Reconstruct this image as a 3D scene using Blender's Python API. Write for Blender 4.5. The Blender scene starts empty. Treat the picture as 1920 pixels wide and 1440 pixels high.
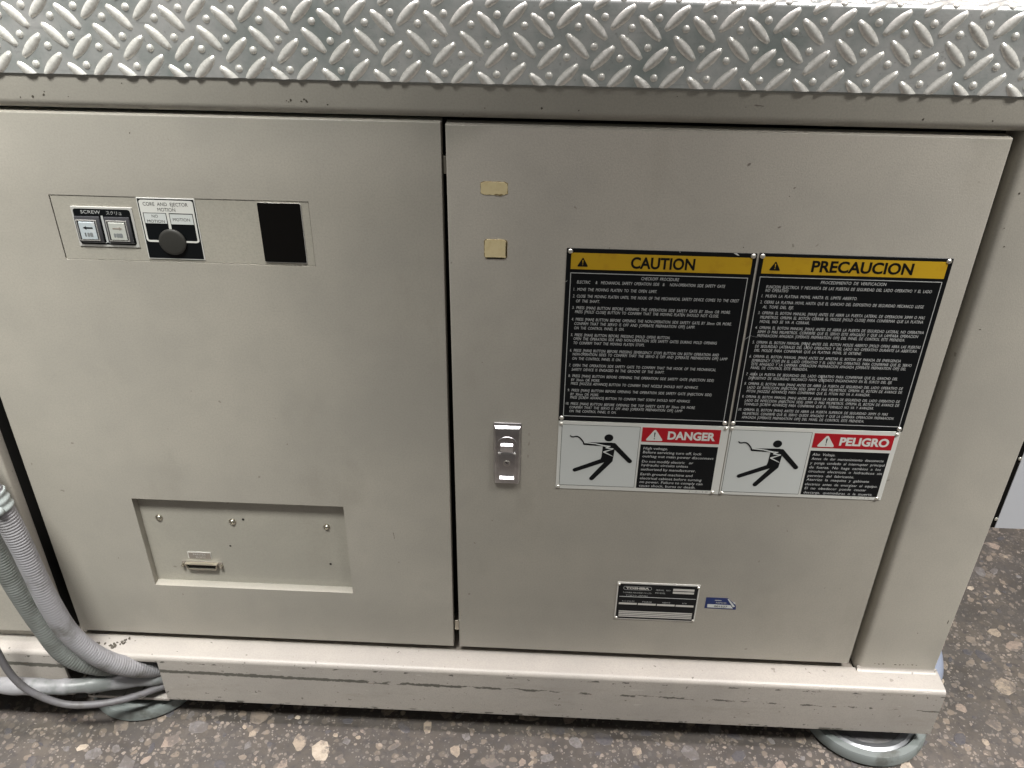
import bpy, bmesh, math, random
from mathutils import Vector, Matrix
S = bpy.context.scene
C = S.collection
rnd = random.Random(11)

# ---------------------------------------------------------------- camera
cam = bpy.data.objects.new('camera', bpy.data.cameras.new('camera'))
C.objects.link(cam)
cam.data.sensor_width = 36.0
cam.data.lens = 31.04
cam.data.clip_start = 0.02
cam.data.clip_end = 100.0
cR, cU, cF = Vector((0.99891687, 0.04484931, 0.01239475)), Vector((-0.03422625, 0.52776109, 0.84870301)), Vector((-0.03152228, 0.84820797, -0.52872448))
cam.matrix_world = Matrix(((cR.x, cU.x, -cF.x, 0.1296), (cR.y, cU.y, -cF.y, -1.10425), (cR.z, cU.z, -cF.z, 1.28935), (0, 0, 0, 1)))
S.camera = cam

# ---------------------------------------------------------------- light: soft factory hall, plus two added beams
w = bpy.data.worlds.new('World'); S.world = w; w.use_nodes = True
wb = w.node_tree.nodes['Background']
wb.inputs[0].default_value = (1.0, 1.0, 0.96, 1)
wb.inputs[1].default_value = 0.21

def lamp(name, loc, target, sx, sy, power, col=(1, 1, 1), spread=180):
    l = bpy.data.lights.new(name, 'AREA'); l.shape = 'RECTANGLE'; l.size = sx; l.size_y = sy; l.energy = power; l.color = col; l.spread = math.radians(spread)
    o = bpy.data.objects.new(name, l); C.objects.link(o); o.location = loc
    d = Vector(target) - Vector(loc)
    o.rotation_euler = d.to_track_quat('-Z', 'Y').to_euler()
    return o
lamp('ceiling_light', (0.1, -0.085, 3.6), (0.1, -0.08, 0), 5.0, 0.24, 130, (1.0, 0.93, 0.945))
lamp('added_door_beam', (-0.62, -1.25, 3.1), (-0.85, 0, -0.02), 0.7, 0.5, 11.5, (1.0, 1.0, 0.96), 42)  # added beams, left and right, shaped to leave the middle of the doors darker
lamp('added_door_beam', (1.75, -1.15, 3.1), (1.05, 0, 0.05), 0.7, 0.5, 11.0, (1.0, 0.985, 0.95), 42)
S.view_settings.view_transform = 'Standard'
S.view_settings.look = 'None'
S.view_settings.exposure = -0.04
S.view_settings.gamma = 1.0

# ---------------------------------------------------------------- node helpers
class N:
    """small expression wrapper round shader math nodes"""
    def __init__(s, nt, sock): s.nt, s.s = nt, sock
    def _op(s, op, o=None, o2=None, clamp=False):
        n = s.nt.nodes.new('ShaderNodeMath'); n.operation = op; n.use_clamp = clamp
        s.nt.links.new(s.s, n.inputs[0])
        for i, v in ((1, o), (2, o2)):
            if v is None: continue
            if isinstance(v, N): s.nt.links.new(v.s, n.inputs[i])
            else: n.inputs[i].default_value = v
        return N(s.nt, n.outputs[0])
    def __add__(s, o): return s._op('ADD', o)
    def __sub__(s, o): return s._op('SUBTRACT', o)
    def __mul__(s, o): return s._op('MULTIPLY', o)
    def __truediv__(s, o): return s._op('DIVIDE', o)
    def gt(s, o): return s._op('GREATER_THAN', o)
    def lt(s, o): return s._op('LESS_THAN', o)
    def abs(s): return s._op('ABSOLUTE')
    def max(s, o): return s._op('MAXIMUM', o)
    def min(s, o): return s._op('MINIMUM', o)
    def step(s, a, b):
        n = s.nt.nodes.new('ShaderNodeMapRange'); n.interpolation_type = 'SMOOTHSTEP'
        s.nt.links.new(s.s, n.inputs[0]); n.inputs[1].default_value = a; n.inputs[2].default_value = b
        return N(s.nt, n.outputs[0])

def new_mat(name, col=(0.5, 0.5, 0.5), rough=0.5, metal=0.0, spec=0.5):
    m = bpy.data.materials.new(name); m.use_nodes = True
    b = m.node_tree.nodes['Principled BSDF']
    b.inputs['Base Color'].default_value = (*col, 1); b.inputs['Roughness'].default_value = rough
    b.inputs['Metallic'].default_value = metal; b.inputs['Specular IOR Level'].default_value = spec
    return m, m.node_tree, b
def pos(nt):
    g = nt.nodes.new('ShaderNodeNewGeometry'); return g.outputs['Position']
def objc(nt):
    g = nt.nodes.new('ShaderNodeTexCoord'); return g.outputs['Object']
def xyz(nt, vec):
    s = nt.nodes.new('ShaderNodeSeparateXYZ'); nt.links.new(vec, s.inputs[0]); return [N(nt, o) for o in s.outputs]
def scaled(nt, vec, sc, off=(0, 0, 0)):
    m = nt.nodes.new('ShaderNodeMapping'); m.inputs['Scale'].default_value = sc; m.inputs['Location'].default_value = off
    nt.links.new(vec, m.inputs[0]); return m.outputs[0]
def noise(nt, vec, scale, detail=2.0, rough=0.5):
    n = nt.nodes.new('ShaderNodeTexNoise'); n.inputs['Scale'].default_value = scale; n.inputs['Detail'].default_value = detail
    n.inputs['Roughness'].default_value = rough
    nt.links.new(vec, n.inputs['Vector']); return N(nt, n.outputs[0])
def mix(nt, fac, a, b):
    n = nt.nodes.new('ShaderNodeMix'); n.data_type = 'RGBA'
    if isinstance(fac, N): nt.links.new(fac.s, n.inputs[0])
    else: n.inputs[0].default_value = fac
    for i, v in ((6, a), (7, b)):
        if isinstance(v, tuple): n.inputs[i].default_value = (*v, 1)
        else: nt.links.new(v, n.inputs[i])
    return n.outputs[2]
def bump(nt, h, b, dist, strength=1.0, prev=None):
    n = nt.nodes.new('ShaderNodeBump'); n.inputs['Distance'].default_value = dist; n.inputs['Strength'].default_value = strength
    nt.links.new(h.s, n.inputs['Height'])
    if prev: nt.links.new(prev, n.inputs['Normal'])
    nt.links.new(n.outputs[0], b.inputs['Normal']); return n.outputs[0]

PAINT = (0.395, 0.372, 0.325)
def paint_mat(name, col=PAINT, rough=0.42, wear=None, blotch=0.085):
    m, nt, b = new_mat(name, col, rough)
    p = pos(nt)
    big = noise(nt, p, 2.6, 4, 0.6)
    fine = noise(nt, p, 380, 3, 0.7)
    mid = noise(nt, p, 23, 4, 0.6)
    c1 = mix(nt, big.step(0.35, 0.65), tuple(v * (1 - blotch) for v in col), (col[0] * (1 + blotch), col[1] * (1 + blotch * 0.9), col[2] * (1 + blotch * 0.7)))
    c2 = mix(nt, fine.step(0.38, 0.66) * 0.34, c1, tuple(v * 0.72 for v in col))
    c3 = mix(nt, mid.step(0.48, 0.72) * 0.16, c2, tuple(v * 0.75 for v in col))
    greas = noise(nt, scaled(nt, p, (1.0, 1.0, 0.55), (3, 3, 3)), 7, 5, 0.68)
    c3 = mix(nt, greas.step(0.54, 0.72) * 0.22, c3, (0.27, 0.245, 0.20))
    # small dark specks and rub marks
    sp = noise(nt, p, 75, 1, 0.5).step(0.775, 0.80)
    c4 = mix(nt, sp * 0.45, c3, (0.10, 0.085, 0.065))
    out = c4
    if wear: out = wear(nt, p, c4)
    nt.links.new(out, b.inputs['Base Color'])
    r = (mid * 0.12) + (rough - 0.06)
    nt.links.new(r.s, b.inputs['Roughness'])
    bump(nt, noise(nt, p, 520, 2), b, 0.0004, 0.5)
    return m
def base_wear(nt, p, c):
    x, y, z = xyz(nt, p)
    # rubbed weld line along the middle of the channel: solid on the left, breaking up to the right
    z0 = (x * -0.0115) - 0.0197
    n1 = noise(nt, scaled(nt, p, (14, 1, 40)), 1, 4, 0.65)
    n2 = noise(nt, scaled(nt, p, (60, 1, 160), (3, 1, 7)), 1, 3, 0.7)
    half = (n2 * 0.0105) + ((x * -0.0020) - 0.0016)
    d = (z - z0).abs()
    thr = ((x + 0.55) * 0.27).max(0.0) + 0.30
    thr = thr.min(0.50)
    line = (half - d).step(0.0, 0.0012) * (n1 - thr).step(0.0, 0.03)
    front = y.lt(-0.0425)
    # chips along the upper front edge
    n3 = noise(nt, scaled(nt, p, (38, 1, 90), (9, 2, 1)), 1, 3, 0.7)
    top = ((z - 0.0105).abs() - 0.0022).lt(0.0) * n3.step(0.565, 0.60)
    n4 = noise(nt, scaled(nt, p, (25, 1, 60), (2, 5, 4)), 1, 4, 0.75)
    bot = z.lt(-0.086) * n4.step(0.55, 0.58)
    n5 = noise(nt, scaled(nt, p, (34, 34, 60), (4, 4, 4)), 1, 2, 0.6)
    spots = noise(nt, p, 95, 2, 0.6).step(0.70, 0.72) * 0.75
    lite = noise(nt, scaled(nt, p, (20, 1, 80), (7, 7, 7)), 1, 3, 0.6).step(0.66, 0.70) * front
    o = mix(nt, lite * 0.5, c, (0.52, 0.50, 0.45))
    dirt = noise(nt, scaled(nt, p, (9, 1, 30), (5, 5, 5)), 1, 5, 0.7).step(0.5, 0.75) * front
    o = mix(nt, dirt * 0.3, o, (0.22, 0.195, 0.155))
    rust = noise(nt, scaled(nt, p, (30, 1, 60), (8, 1, 8)), 1, 3, 0.6).step(0.62, 0.68)
    rc = mix(nt, rust, (0.068, 0.066, 0.054), (0.16, 0.085, 0.045))
    o = mix(nt, (line * front).max(top).max(bot).max(spots) * 0.88, o, rc)
    return o
M = {}
M['paint'] = paint_mat('beige_paint')
M['paint_base'] = paint_mat('worn_beige_paint', (0.39, 0.362, 0.33), 0.40, base_wear)
M['paint_panel'] = paint_mat('beige_paint_inner_panel', (0.395, 0.374, 0.322), 0.46)
M['dark'] = new_mat('gap_shade_black', (0.012, 0.011, 0.009), 0.9)[0]  # near-black stands in for shade in the door gaps and cut-out
M['brownish'] = new_mat('brown_marks_and_sill_shade', (0.25, 0.22, 0.19), 0.6)[0]  # brown of rub marks, print and flange; also paints the sill shade
M['chip'] = new_mat('bare_chip', (0.075, 0.065, 0.05), 0.8)[0]
M['black'] = new_mat('black_print', (0.004, 0.005, 0.006), 0.38, 0, 0.28)[0]
M['black_soft'] = new_mat('black_plastic', (0.004, 0.0035, 0.003), 0.6, 0, 0.1)[0]
M['knob'] = new_mat('dark_grey_rubber', (0.032, 0.031, 0.027), 0.5)[0]
M['white'] = new_mat('white_enamel', (0.66, 0.66, 0.62), 0.35)[0]
M['white2'] = new_mat('cool_white_print', (0.60, 0.62, 0.60), 0.4)[0]
M['grey_text'] = new_mat('silver_grey_print', (0.48, 0.49, 0.48), 0.45)[0]
M['mid_grey'] = new_mat('mid_grey_print', (0.20, 0.21, 0.21), 0.5)[0]
M['faint'] = new_mat('faint_stamp_ink', (0.42, 0.41, 0.38), 0.6)[0]
M['silver'] = new_mat('fine_silver_print', (0.58, 0.59, 0.58), 0.45)[0]
M['red'] = new_mat('red_print', (0.40, 0.006, 0.014), 0.35)[0]
M['plate_edge'] = new_mat('aluminium_edge', (0.70, 0.69, 0.65), 0.35, 0.4)[0]
M['pale'] = new_mat('pale_lavender_sheet', (0.46, 0.47, 0.50), 0.45)[0]
M['hole'] = new_mat('drilled_hole', (0.01, 0.008, 0.006), 0.9)[0]
def rubbed(name, col, col2, sc, rough, lo=0.5, hi=0.7, metal=0.0, dist=0.0):
    m, nt, b = new_mat(name, col, rough, metal)
    p = objc(nt); n = noise(nt, p, sc, 4, 0.6)
    nt.links.new(mix(nt, n.step(lo, hi), col, col2), b.inputs['Base Color'])
    if dist: bump(nt, noise(nt, p, sc * 3, 3), b, dist, 0.6)
    return m
M['yellow'] = rubbed('safety_yellow_print', (0.56, 0.34, 0.014), (0.50, 0.29, 0.014), 35, 0.4)
M['tape'] = rubbed('yellowed_adhesive', (0.74, 0.62, 0.36), (0.66, 0.53, 0.28), 90, 0.7, 0.45, 0.75, 0, 0.0003)
M['tape_edge'] = rubbed('brown_adhesive_residue', (0.20, 0.15, 0.07), (0.30, 0.24, 0.12), 300, 0.8)
M['blue'] = rubbed('blue_foil', (0.012, 0.03, 0.13), (0.03, 0.025, 0.09), 90, 0.3)
M['button'] = rubbed('translucent_button_cap', (0.47, 0.52, 0.54), (0.56, 0.58, 0.58), 120, 0.3)
M['button_warm'] = rubbed('yellowed_button_cap', (0.47, 0.48, 0.44), (0.56, 0.55, 0.50), 120, 0.3)
M['smoke'] = new_mat('smoked_bezel', (0.055, 0.055, 0.06), 0.3)[0]
M['bezel'] = new_mat('grey_bezel', (0.34, 0.33, 0.31), 0.35)[0]
M['chrome'] = rubbed('satin_chrome', (0.62, 0.61, 0.61), (0.52, 0.51, 0.51), 60, 0.30, 0.4, 0.7, 1.0)
M['rivet'] = new_mat('bright_rivet', (0.78, 0.76, 0.68), 0.28, 0.85)[0]
M['zinc'] = new_mat('zinc_screw', (0.55, 0.52, 0.44), 0.3, 1.0)[0]
M['shell'] = new_mat('connector_shell', (0.80, 0.74, 0.62), 0.3, 0.9)[0]
M['foot'] = rubbed('grey_green_cast_pad', (0.175, 0.195, 0.188), (0.10, 0.105, 0.095), 28, 0.55, 0.5, 0.72, 0, 0.0006)
M['foot_steel'] = new_mat('polished_pad_steel', (0.42, 0.43, 0.45), 0.36, 0.8)[0]
M['hose'] = rubbed('grey_ribbed_conduit', (0.26, 0.255, 0.265), (0.14, 0.135, 0.128), 28, 0.5, 0.45, 0.75, 0, 0.0006)
M['hose_dark'] = rubbed('green_grey_conduit', (0.165, 0.175, 0.165), (0.11, 0.115, 0.105), 25, 0.55, 0.4, 0.7, 0, 0.0006)
M['hose_white'] = rubbed('whitish_hose', (0.29, 0.285, 0.295), (0.15, 0.16, 0.155), 16, 0.4, 0.4, 0.62, 0, 0.0015)
M['cable'] = rubbed('slate_cable', (0.125, 0.12, 0.125), (0.09, 0.085, 0.08), 40, 0.5)
M['clamp'] = new_mat('clear_plastic_clamp', (0.30, 0.33, 0.32), 0.18)[0]
M['rear_hose'] = new_mat('bluish_hose', (0.25, 0.28, 0.36), 0.45)[0]

def metal_sheet():
    m, nt, b = new_mat('aluminium_tread', (0.62, 0.62, 0.60), 0.3, 0.72)
    p = objc(nt)
    streak = noise(nt, scaled(nt, p, (18, 4, 140)), 1, 4, 0.6)
    n = noise(nt, p, 11, 5, 0.65); f = noise(nt, p, 340, 3, 0.6)
    c = mix(nt, n.step(0.3, 0.75), (0.98, 0.975, 0.95), (0.50, 0.56, 0.54))  # greenish mottling paints patchy reflections into the sheet, along with oxide blotches
    c = mix(nt, streak.step(0.55, 0.8) * 0.4, c, (0.42, 0.42, 0.41))
    c = mix(nt, noise(nt, p, 140, 3, 0.7).step(0.62, 0.72) * 0.35, c, (0.33, 0.32, 0.30))
    nt.links.new(c, b.inputs['Base Color'])
    r = (n * 0.16) + (f * 0.14) + 0.22
    nt.links.new(r.s, b.inputs['Roughness'])
    bump(nt, (f * 0.5) + (noise(nt, p, 60, 3) * 0.9), b, 0.0007, 0.5)
    return m
M['tread'] = metal_sheet()
def lug_metal():
    m, nt, b = new_mat('aluminium_lug', (0.80, 0.79, 0.74), 0.34, 0.5)
    p = pos(nt); f = noise(nt, p, 300, 3, 0.6)
    nt.links.new(mix(nt, f.step(0.4, 0.75), (1.0, 0.985, 0.92), (0.82, 0.80, 0.74)), b.inputs['Base Color'])
    bump(nt, f, b, 0.0004, 0.5)
    return m
M['lug'] = lug_metal()

def floor_mat():
    m, nt, b = new_mat('speckled_floor', (0.10, 0.09, 0.085), 0.55)
    p = pos(nt)
    wob = nt.nodes.new('ShaderNodeTexNoise'); wob.inputs['Scale'].default_value = 60; nt.links.new(p, wob.inputs['Vector'])
    mx = nt.nodes.new('ShaderNodeVectorMath'); mx.operation = 'SCALE'; nt.links.new(wob.outputs['Color'], mx.inputs[0]); mx.inputs['Scale'].default_value = 0.012
    ad = nt.nodes.new('ShaderNodeVectorMath'); nt.links.new(p, ad.inputs[0]); nt.links.new(mx.outputs[0], ad.inputs[1])
    base = mix(nt, noise(nt, p, 5, 4, 0.6).step(0.35, 0.65), (0.060, 0.052, 0.045), (0.112, 0.095, 0.080))
    base = mix(nt, noise(nt, p, 60, 4, 0.7).step(0.45, 0.7), base, (0.062, 0.055, 0.053))
    out = base
    for sc, cov, cols, seed in ((52, 0.42, ((0.25, 0.20, 0.155), (0.085, 0.075, 0.068)), 1.0), (95, 0.46, ((0.34, 0.28, 0.23), (0.10, 0.09, 0.085)), 5.0), (210, 0.62, ((0.30, 0.26, 0.23), (0.07, 0.065, 0.06)), 9.0)):
        v = nt.nodes.new('ShaderNodeTexVoronoi'); v.inputs['Scale'].default_value = sc; v.inputs['Randomness'].default_value = 1
        nt.links.new(scaled(nt, ad.outputs[0], (1, 1, 0), (seed, seed, 0)), v.inputs['Vector'])
        s = nt.nodes.new('ShaderNodeSeparateColor'); nt.links.new(v.outputs['Color'], s.inputs[0])
        keep = N(nt, s.outputs[0]).gt(cov); inside = N(nt, v.outputs['Distance']).step(0.42, 0.30)
        col = mix(nt, N(nt, s.outputs[1]), *cols)
        out = mix(nt, keep * inside * 0.8, out, col)
    dirt = noise(nt, p, 18, 5, 0.7).step(0.42, 0.68)
    oil = noise(nt, p, 4.5, 4, 0.6).step(0.5, 0.62)
    out = mix(nt, oil * 0.45, out, (0.05, 0.045, 0.042))
    out = mix(nt, dirt * 0.45, out, (0.10, 0.09, 0.084))
    nt.links.new(out, b.inputs['Base Color'])
    nt.links.new(((noise(nt, p, 30, 3) * 0.3) + 0.38).s, b.inputs['Roughness'])
    bump(nt, noise(nt, p, 120, 4, 0.7), b, 0.0012, 0.5)
    return m
M['floor'] = floor_mat()
def stone_mat(name, a, c, worn):
    m, nt, b = new_mat(name, a, 0.5)
    p = pos(nt)
    o = mix(nt, noise(nt, p, 130, 4, 0.7).step(0.35, 0.7), a, c)
    o = mix(nt, noise(nt, p, 38, 6, 0.78).step(worn, worn + 0.15) * 0.85, o, (0.115, 0.10, 0.092))
    nt.links.new(o, b.inputs['Base Color']); bump(nt, noise(nt, p, 200, 3), b, 0.0008, 0.4)
    return m
STONE = [stone_mat('stone_tan', (0.35, 0.285, 0.22), (0.25, 0.205, 0.16), 0.46), stone_mat('stone_pinkish', (0.31, 0.245, 0.20), (0.22, 0.175, 0.145), 0.46),
         stone_mat('stone_grey', (0.20, 0.185, 0.175), (0.14, 0.13, 0.13), 0.42), stone_mat('stone_brown', (0.19, 0.155, 0.125), (0.23, 0.19, 0.155), 0.42),
         stone_mat('stone_pale', (0.47, 0.40, 0.32), (0.35, 0.29, 0.23), 0.50), stone_mat('stone_slate', (0.07, 0.066, 0.072), (0.10, 0.092, 0.092), 0.5)]

# ---------------------------------------------------------------- object helpers
def root_loc(o):
    while o.parent: o = o.parent
    return Vector(o.location)
def link_mesh(name, me, parent=None):
    o = bpy.data.objects.new(name, me); C.objects.link(o)
    if parent: o.parent = parent
    return o
def obj(name, bm, mat, parent=None, smooth=None, mats=None):
    if parent: bmesh.ops.translate(bm, verts=bm.verts, vec=-root_loc(parent))
    if smooth is not None:
        for f in bm.faces: f.smooth = True
    me = bpy.data.meshes.new(name); bm.to_mesh(me); bm.free()
    for m in (mats or [mat]): me.materials.append(m)
    o = link_mesh(name, me, parent)
    if smooth is not None and smooth < 180:
        me.set_sharp_from_angle(angle=math.radians(smooth))
    return o
def thing(name, label, cat, loc, group=None):
    o = bpy.data.objects.new(name, None); C.objects.link(o); o.location = loc; o.empty_display_size = 0.02
    o['label'] = label; o['category'] = cat
    if group: o['group'] = group
    bpy.context.view_layer.update()
    return o
def tag(o, label, cat, group=None):
    o['label'] = label; o['category'] = cat
    if group: o['group'] = group
    return o
def box(bm, x0, x1, y0, y1, z0, z1, mi=0):
    vs = [bm.verts.new((x, y, z)) for x in (x0, x1) for y in (y0, y1) for z in (z0, z1)]
    for f in ((0, 1, 3, 2), (4, 6, 7, 5), (0, 4, 5, 1), (2, 3, 7, 6), (0, 2, 6, 4), (1, 5, 7, 3)):
        bm.faces.new([vs[i] for i in f]).material_index = mi
    return bm
def rbox(x0, x1, y0, y1, z0, z1, r=0.001, seg=2):
    bm = bmesh.new(); box(bm, x0, x1, y0, y1, z0, z1)
    bmesh.ops.recalc_face_normals(bm, faces=bm.faces)
    bmesh.ops.bevel(bm, geom=list(bm.edges), offset=r, segments=seg, affect='EDGES', profile=0.5)
    return bm
def prism(bm, pts, ya, yb, mi=0):
    """outline in the x-z plane (front at ya, nearest the viewer), back at yb"""
    a = [bm.verts.new((x, ya, z)) for x, z in pts]; b = [bm.verts.new((x, yb, z)) for x, z in pts]
    fs = [bm.faces.new(a), bm.faces.new(b[::-1])]
    for i in range(len(pts)):
        j = (i + 1) % len(pts); fs.append(bm.faces.new((a[j], a[i], b[i], b[j])))
    for f in fs: f.material_index = mi
    bmesh.ops.recalc_face_normals(bm, faces=fs)
    return bm
def rr(x0, x1, z0, z1, r=0.0, n=5, corners=(1, 1, 1, 1)):
    """rounded rectangle outline; corners: bottom-left, bottom-right, top-right, top-left"""
    out = []
    for i, (cx, cz, a0) in enumerate(((x0 + r, z0 + r, 180), (x1 - r, z0 + r, 270), (x1 - r, z1 - r, 0), (x0 + r, z1 - r, 90))):
        if r == 0 or not corners[i]:
            out.append(((x0, x1, x1, x0)[i], (z0, z0, z1, z1)[i])); continue
        for k in range(n + 1):
            a = math.radians(a0 + 90 * k / n); out.append((cx + r * math.cos(a), cz + r * math.sin(a)))
    return out
def extrude_profile(bm, prof, axis, a, b, closed=True, mi=0):
    """prof: points (u, v); axis 'x': (y, z) swept along x; axis 'z': (x, y) swept along z"""
    f = (lambda p, t: (t, p[0], p[1])) if axis == 'x' else (lambda p, t: (p[0], p[1], t))
    va = [bm.verts.new(f(p, a)) for p in prof]; vb = [bm.verts.new(f(p, b)) for p in prof]
    fs = []
    n = len(prof)
    for i in range(n if closed else n - 1):
        j = (i + 1) % n; fs.append(bm.faces.new((va[i], va[j], vb[j], vb[i])))
    if closed: fs += [bm.faces.new(va[::-1]), bm.faces.new(vb)]
    for q in fs: q.material_index = mi
    bmesh.ops.recalc_face_normals(bm, faces=fs)
    return bm
def arc(cx, cy, r, a0, a1, n=6):
    return [(cx + r * math.cos(math.radians(a0 + (a1 - a0) * k / n)), cy + r * math.sin(math.radians(a0 + (a1 - a0) * k / n))) for k in range(n + 1)]
def lathe(bm, prof, cx, cy, n=40, mi=0):
    """prof: (radius, z) turned about a vertical axis"""
    rings = [[bm.verts.new((cx + r * math.cos(2 * math.pi * k / n), cy + r * math.sin(2 * math.pi * k / n), z)) for k in range(n)] for r, z in prof]
    for a, b in zip(rings, rings[1:]):
        for k in range(n): bm.faces.new((a[k], a[(k + 1) % n], b[(k + 1) % n], b[k])).material_index = mi
    bm.faces.new(rings[0][::-1]).material_index = mi; bm.faces.new(rings[-1]).material_index = mi
    bmesh.ops.recalc_face_normals(bm, faces=bm.faces)
    return bm
def dome(bm, x, z, y0, r, h, n=12, rings=4, mi=0):
    """domed head on a plane y = y0, bulging towards -y"""
    prev = [bm.verts.new((x + r * math.cos(2 * math.pi * k / n), y0, z + r * math.sin(2 * math.pi * k / n))) for k in range(n)]
    for q in range(1, rings):
        a = math.pi / 2 * q / rings
        cur = [bm.verts.new((x + r * math.cos(a) * math.cos(2 * math.pi * k / n), y0 - h * math.sin(a), z + r * math.cos(a) * math.sin(2 * math.pi * k / n))) for k in range(n)]
        for k in range(n): bm.faces.new((prev[k], prev[(k + 1) % n], cur[(k + 1) % n], cur[k])).material_index = mi
        prev = cur
    t = bm.verts.new((x, y0 - h, z))
    for k in range(n): bm.faces.new((prev[k], prev[(k + 1) % n], t)).material_index = mi
    return bm
def disc(bm, x, z, r, ya, yb, n=28, mi=0, rz=None):
    rz = rz or r
    return prism(bm, [(x + r * math.cos(2 * math.pi * k / n), z + rz * math.sin(2 * math.pi * k / n)) for k in range(n)], ya, yb, mi)
def capsule(ax, az, bx, bz, ra, rb=None, n=8):
    """outline of a thick round-ended stroke"""
    rb = rb or ra; a = math.atan2(bz - az, bx - ax); out = []
    for k in range(n + 1):
        t = a + math.pi / 2 + math.pi * k / n; out.append((ax + ra * math.cos(t), az + ra * math.sin(t)))
    for k in range(n + 1):
        t = a - math.pi / 2 + math.pi * k / n; out.append((bx + rb * math.cos(t), bz + rb * math.sin(t)))
    return out
def smooth_path(pts, n=10):
    P = [Vector(p) for p in pts]; P = [P[0] * 2 - P[1]] + P + [P[-1] * 2 - P[-2]]; out = []
    for i in range(1, len(P) - 2):
        for k in range(n):
            t = k / n; a, b, c, d = P[i - 1], P[i], P[i + 1], P[i + 2]
            out.append(0.5 * ((2 * b) + (c - a) * t + (2 * a - 5 * b + 4 * c - d) * t * t + (3 * b - a - 3 * c + d) * t ** 3))
    out.append(P[-2]); return out
def resample(path, step):
    out = [path[0]]; acc = 0.0; last = path[0]
    for p in path[1:]:
        while (p - last).length >= step:
            last = last + (p - last).normalized() * step; out.append(last)
    return out
def tube(bm, path, rf, n=18, mi=0):
    """rf(i, s) gives the radius at ring i, s metres along"""
    t0 = (path[1] - path[0]).normalized(); up = Vector((0, 1, 0)); side = t0.cross(up).normalized(); prev = None; s = 0.0; first = None
    for i, p in enumerate(path):
        t = ((path[i + 1] if i + 1 < len(path) else p) - (path[i - 1] if i else p)).normalized()
        side = (side - t * side.dot(t)).normalized(); b = t.cross(side)
        if i: s += (p - path[i - 1]).length
        r = rf(i, s)
        cur = [bm.verts.new(p + (side * math.cos(2 * math.pi * k / n) + b * math.sin(2 * math.pi * k / n)) * r) for k in range(n)]
        if prev:
            for k in range(n): bm.faces.new((prev[k], prev[(k + 1) % n], cur[(k + 1) % n], cur[k])).material_index = mi
        else: first = cur
        prev = cur
    bm.faces.new(first[::-1]); bm.faces.new(prev)
    bmesh.ops.recalc_face_normals(bm, faces=bm.faces)
    return bm

# ---------------------------------------------------------------- lettering
def text_mesh(s, off=0.0, shear=0.0, res=2, space=1.0):
    c = bpy.data.curves.new('t', 'FONT'); c.body = s; c.size = 1.0; c.offset = off; c.shear = shear; c.resolution_u = res
    c.space_character = space; c.fill_mode = 'FRONT'
    o = bpy.data.objects.new('t', c); C.objects.link(o)
    me = bpy.data.meshes.new_from_object(o.evaluated_get(bpy.context.evaluated_depsgraph_get()))
    vs = [v.co.copy() for v in me.vertices]; fs = [tuple(p.vertices) for p in me.polygons]
    bpy.data.objects.remove(o); bpy.data.curves.remove(c); bpy.data.meshes.remove(me)
    return vs, fs
_v, _f = text_mesh('H')
CAP = max(v.y for v in _v) - min(v.y for v in _v)
def write(bm, s, x0, x1, zbase, cap, y, off=0.0, shear=0.0, res=2, space=1.0, mi=0, slope=0.0):
    vs, fs = text_mesh(s, off, shear, res, space)
    if not vs: return bm
    a, b = min(v.x for v in vs), max(v.x for v in vs)
    k = (x1 - x0) / (b - a); kz = cap / CAP
    nv = [bm.verts.new((x0 + (v.x - a) * k, y, zbase + v.y * kz + (v.x - a) * k * slope)) for v in vs]
    for f in fs:
        try: q = bm.faces.new([nv[i] for i in f])
        except ValueError: continue
        q.material_index = mi
        q.normal_update()
        if q.normal.y > 0: q.normal_flip()
    return bm

# ================================================================ SETTING
FZ = -0.15
bm = bmesh.new()
bm.faces.new([bm.verts.new(v) for v in ((-4, -4, FZ), (5, -4, FZ), (5, 5, FZ), (-4, 5, FZ))])
floor = obj('floor', bm, M['floor']); floor['kind'] = 'structure'

def stone_outline(r):
    n = r.randint(5, 8); el = r.uniform(0.5, 1.0); rot = r.uniform(0, 6.3); out = []
    for k in range(n):
        a = 2 * math.pi * (k + r.uniform(-0.32, 0.32)) / n; q = r.uniform(0.72, 1.12)
        x, y = math.cos(a) * q, math.sin(a) * q * el
        out.append((x * math.cos(rot) - y * math.sin(rot), x * math.sin(rot) + y * math.cos(rot)))
    return out
def stone_bm(bm, ol, cx, cy, r, h=0.0007, mi=0, z0=FZ):
    lo = [bm.verts.new((cx + x * r, cy + y * r, z0 - 0.001)) for x, y in ol]
    hi = [bm.verts.new((cx + x * r * 0.985, cy + y * r * 0.985, z0 + h * 0.6)) for x, y in ol]
    tp = [bm.verts.new((cx + x * r * 0.86, cy + y * r * 0.86, z0 + h)) for x, y in ol]
    n = len(ol)
    for k in range(n):
        j = (k + 1) % n
        bm.faces.new((lo[k], lo[j], hi[j], hi[k])).material_index = mi
        bm.faces.new((hi[k], hi[j], tp[j], tp[k])).material_index = mi
    bm.faces.new(tp).material_index = mi
cand = []
grid = {}
def visible_zone(x, y):
    return (-0.95 < x < 1.0 and -0.17 < y < 0.03) or (0.84 < x < 1.5 and -0.17 < y < 0.66)
for _ in range(16000):
    x, y = rnd.uniform(-1.3, 1.9), rnd.uniform(-0.55, 1.1)
    r = 0.0055 + 0.0165 * rnd.random() ** 1.9
    gx, gy = int(x / 0.045), int(y / 0.045)
    if any((x - a) ** 2 + (y - b) ** 2 < ((r + q) * 0.90) ** 2 for i in (-1, 0, 1) for j in (-1, 0, 1) for a, b, q in grid.get((gx + i, gy + j), ())): continue
    if rnd.random() < 0.12: continue
    grid.setdefault((gx, gy), []).append((x, y, r)); cand.append((x, y, r))
    if len(cand) > 3200: break
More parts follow.
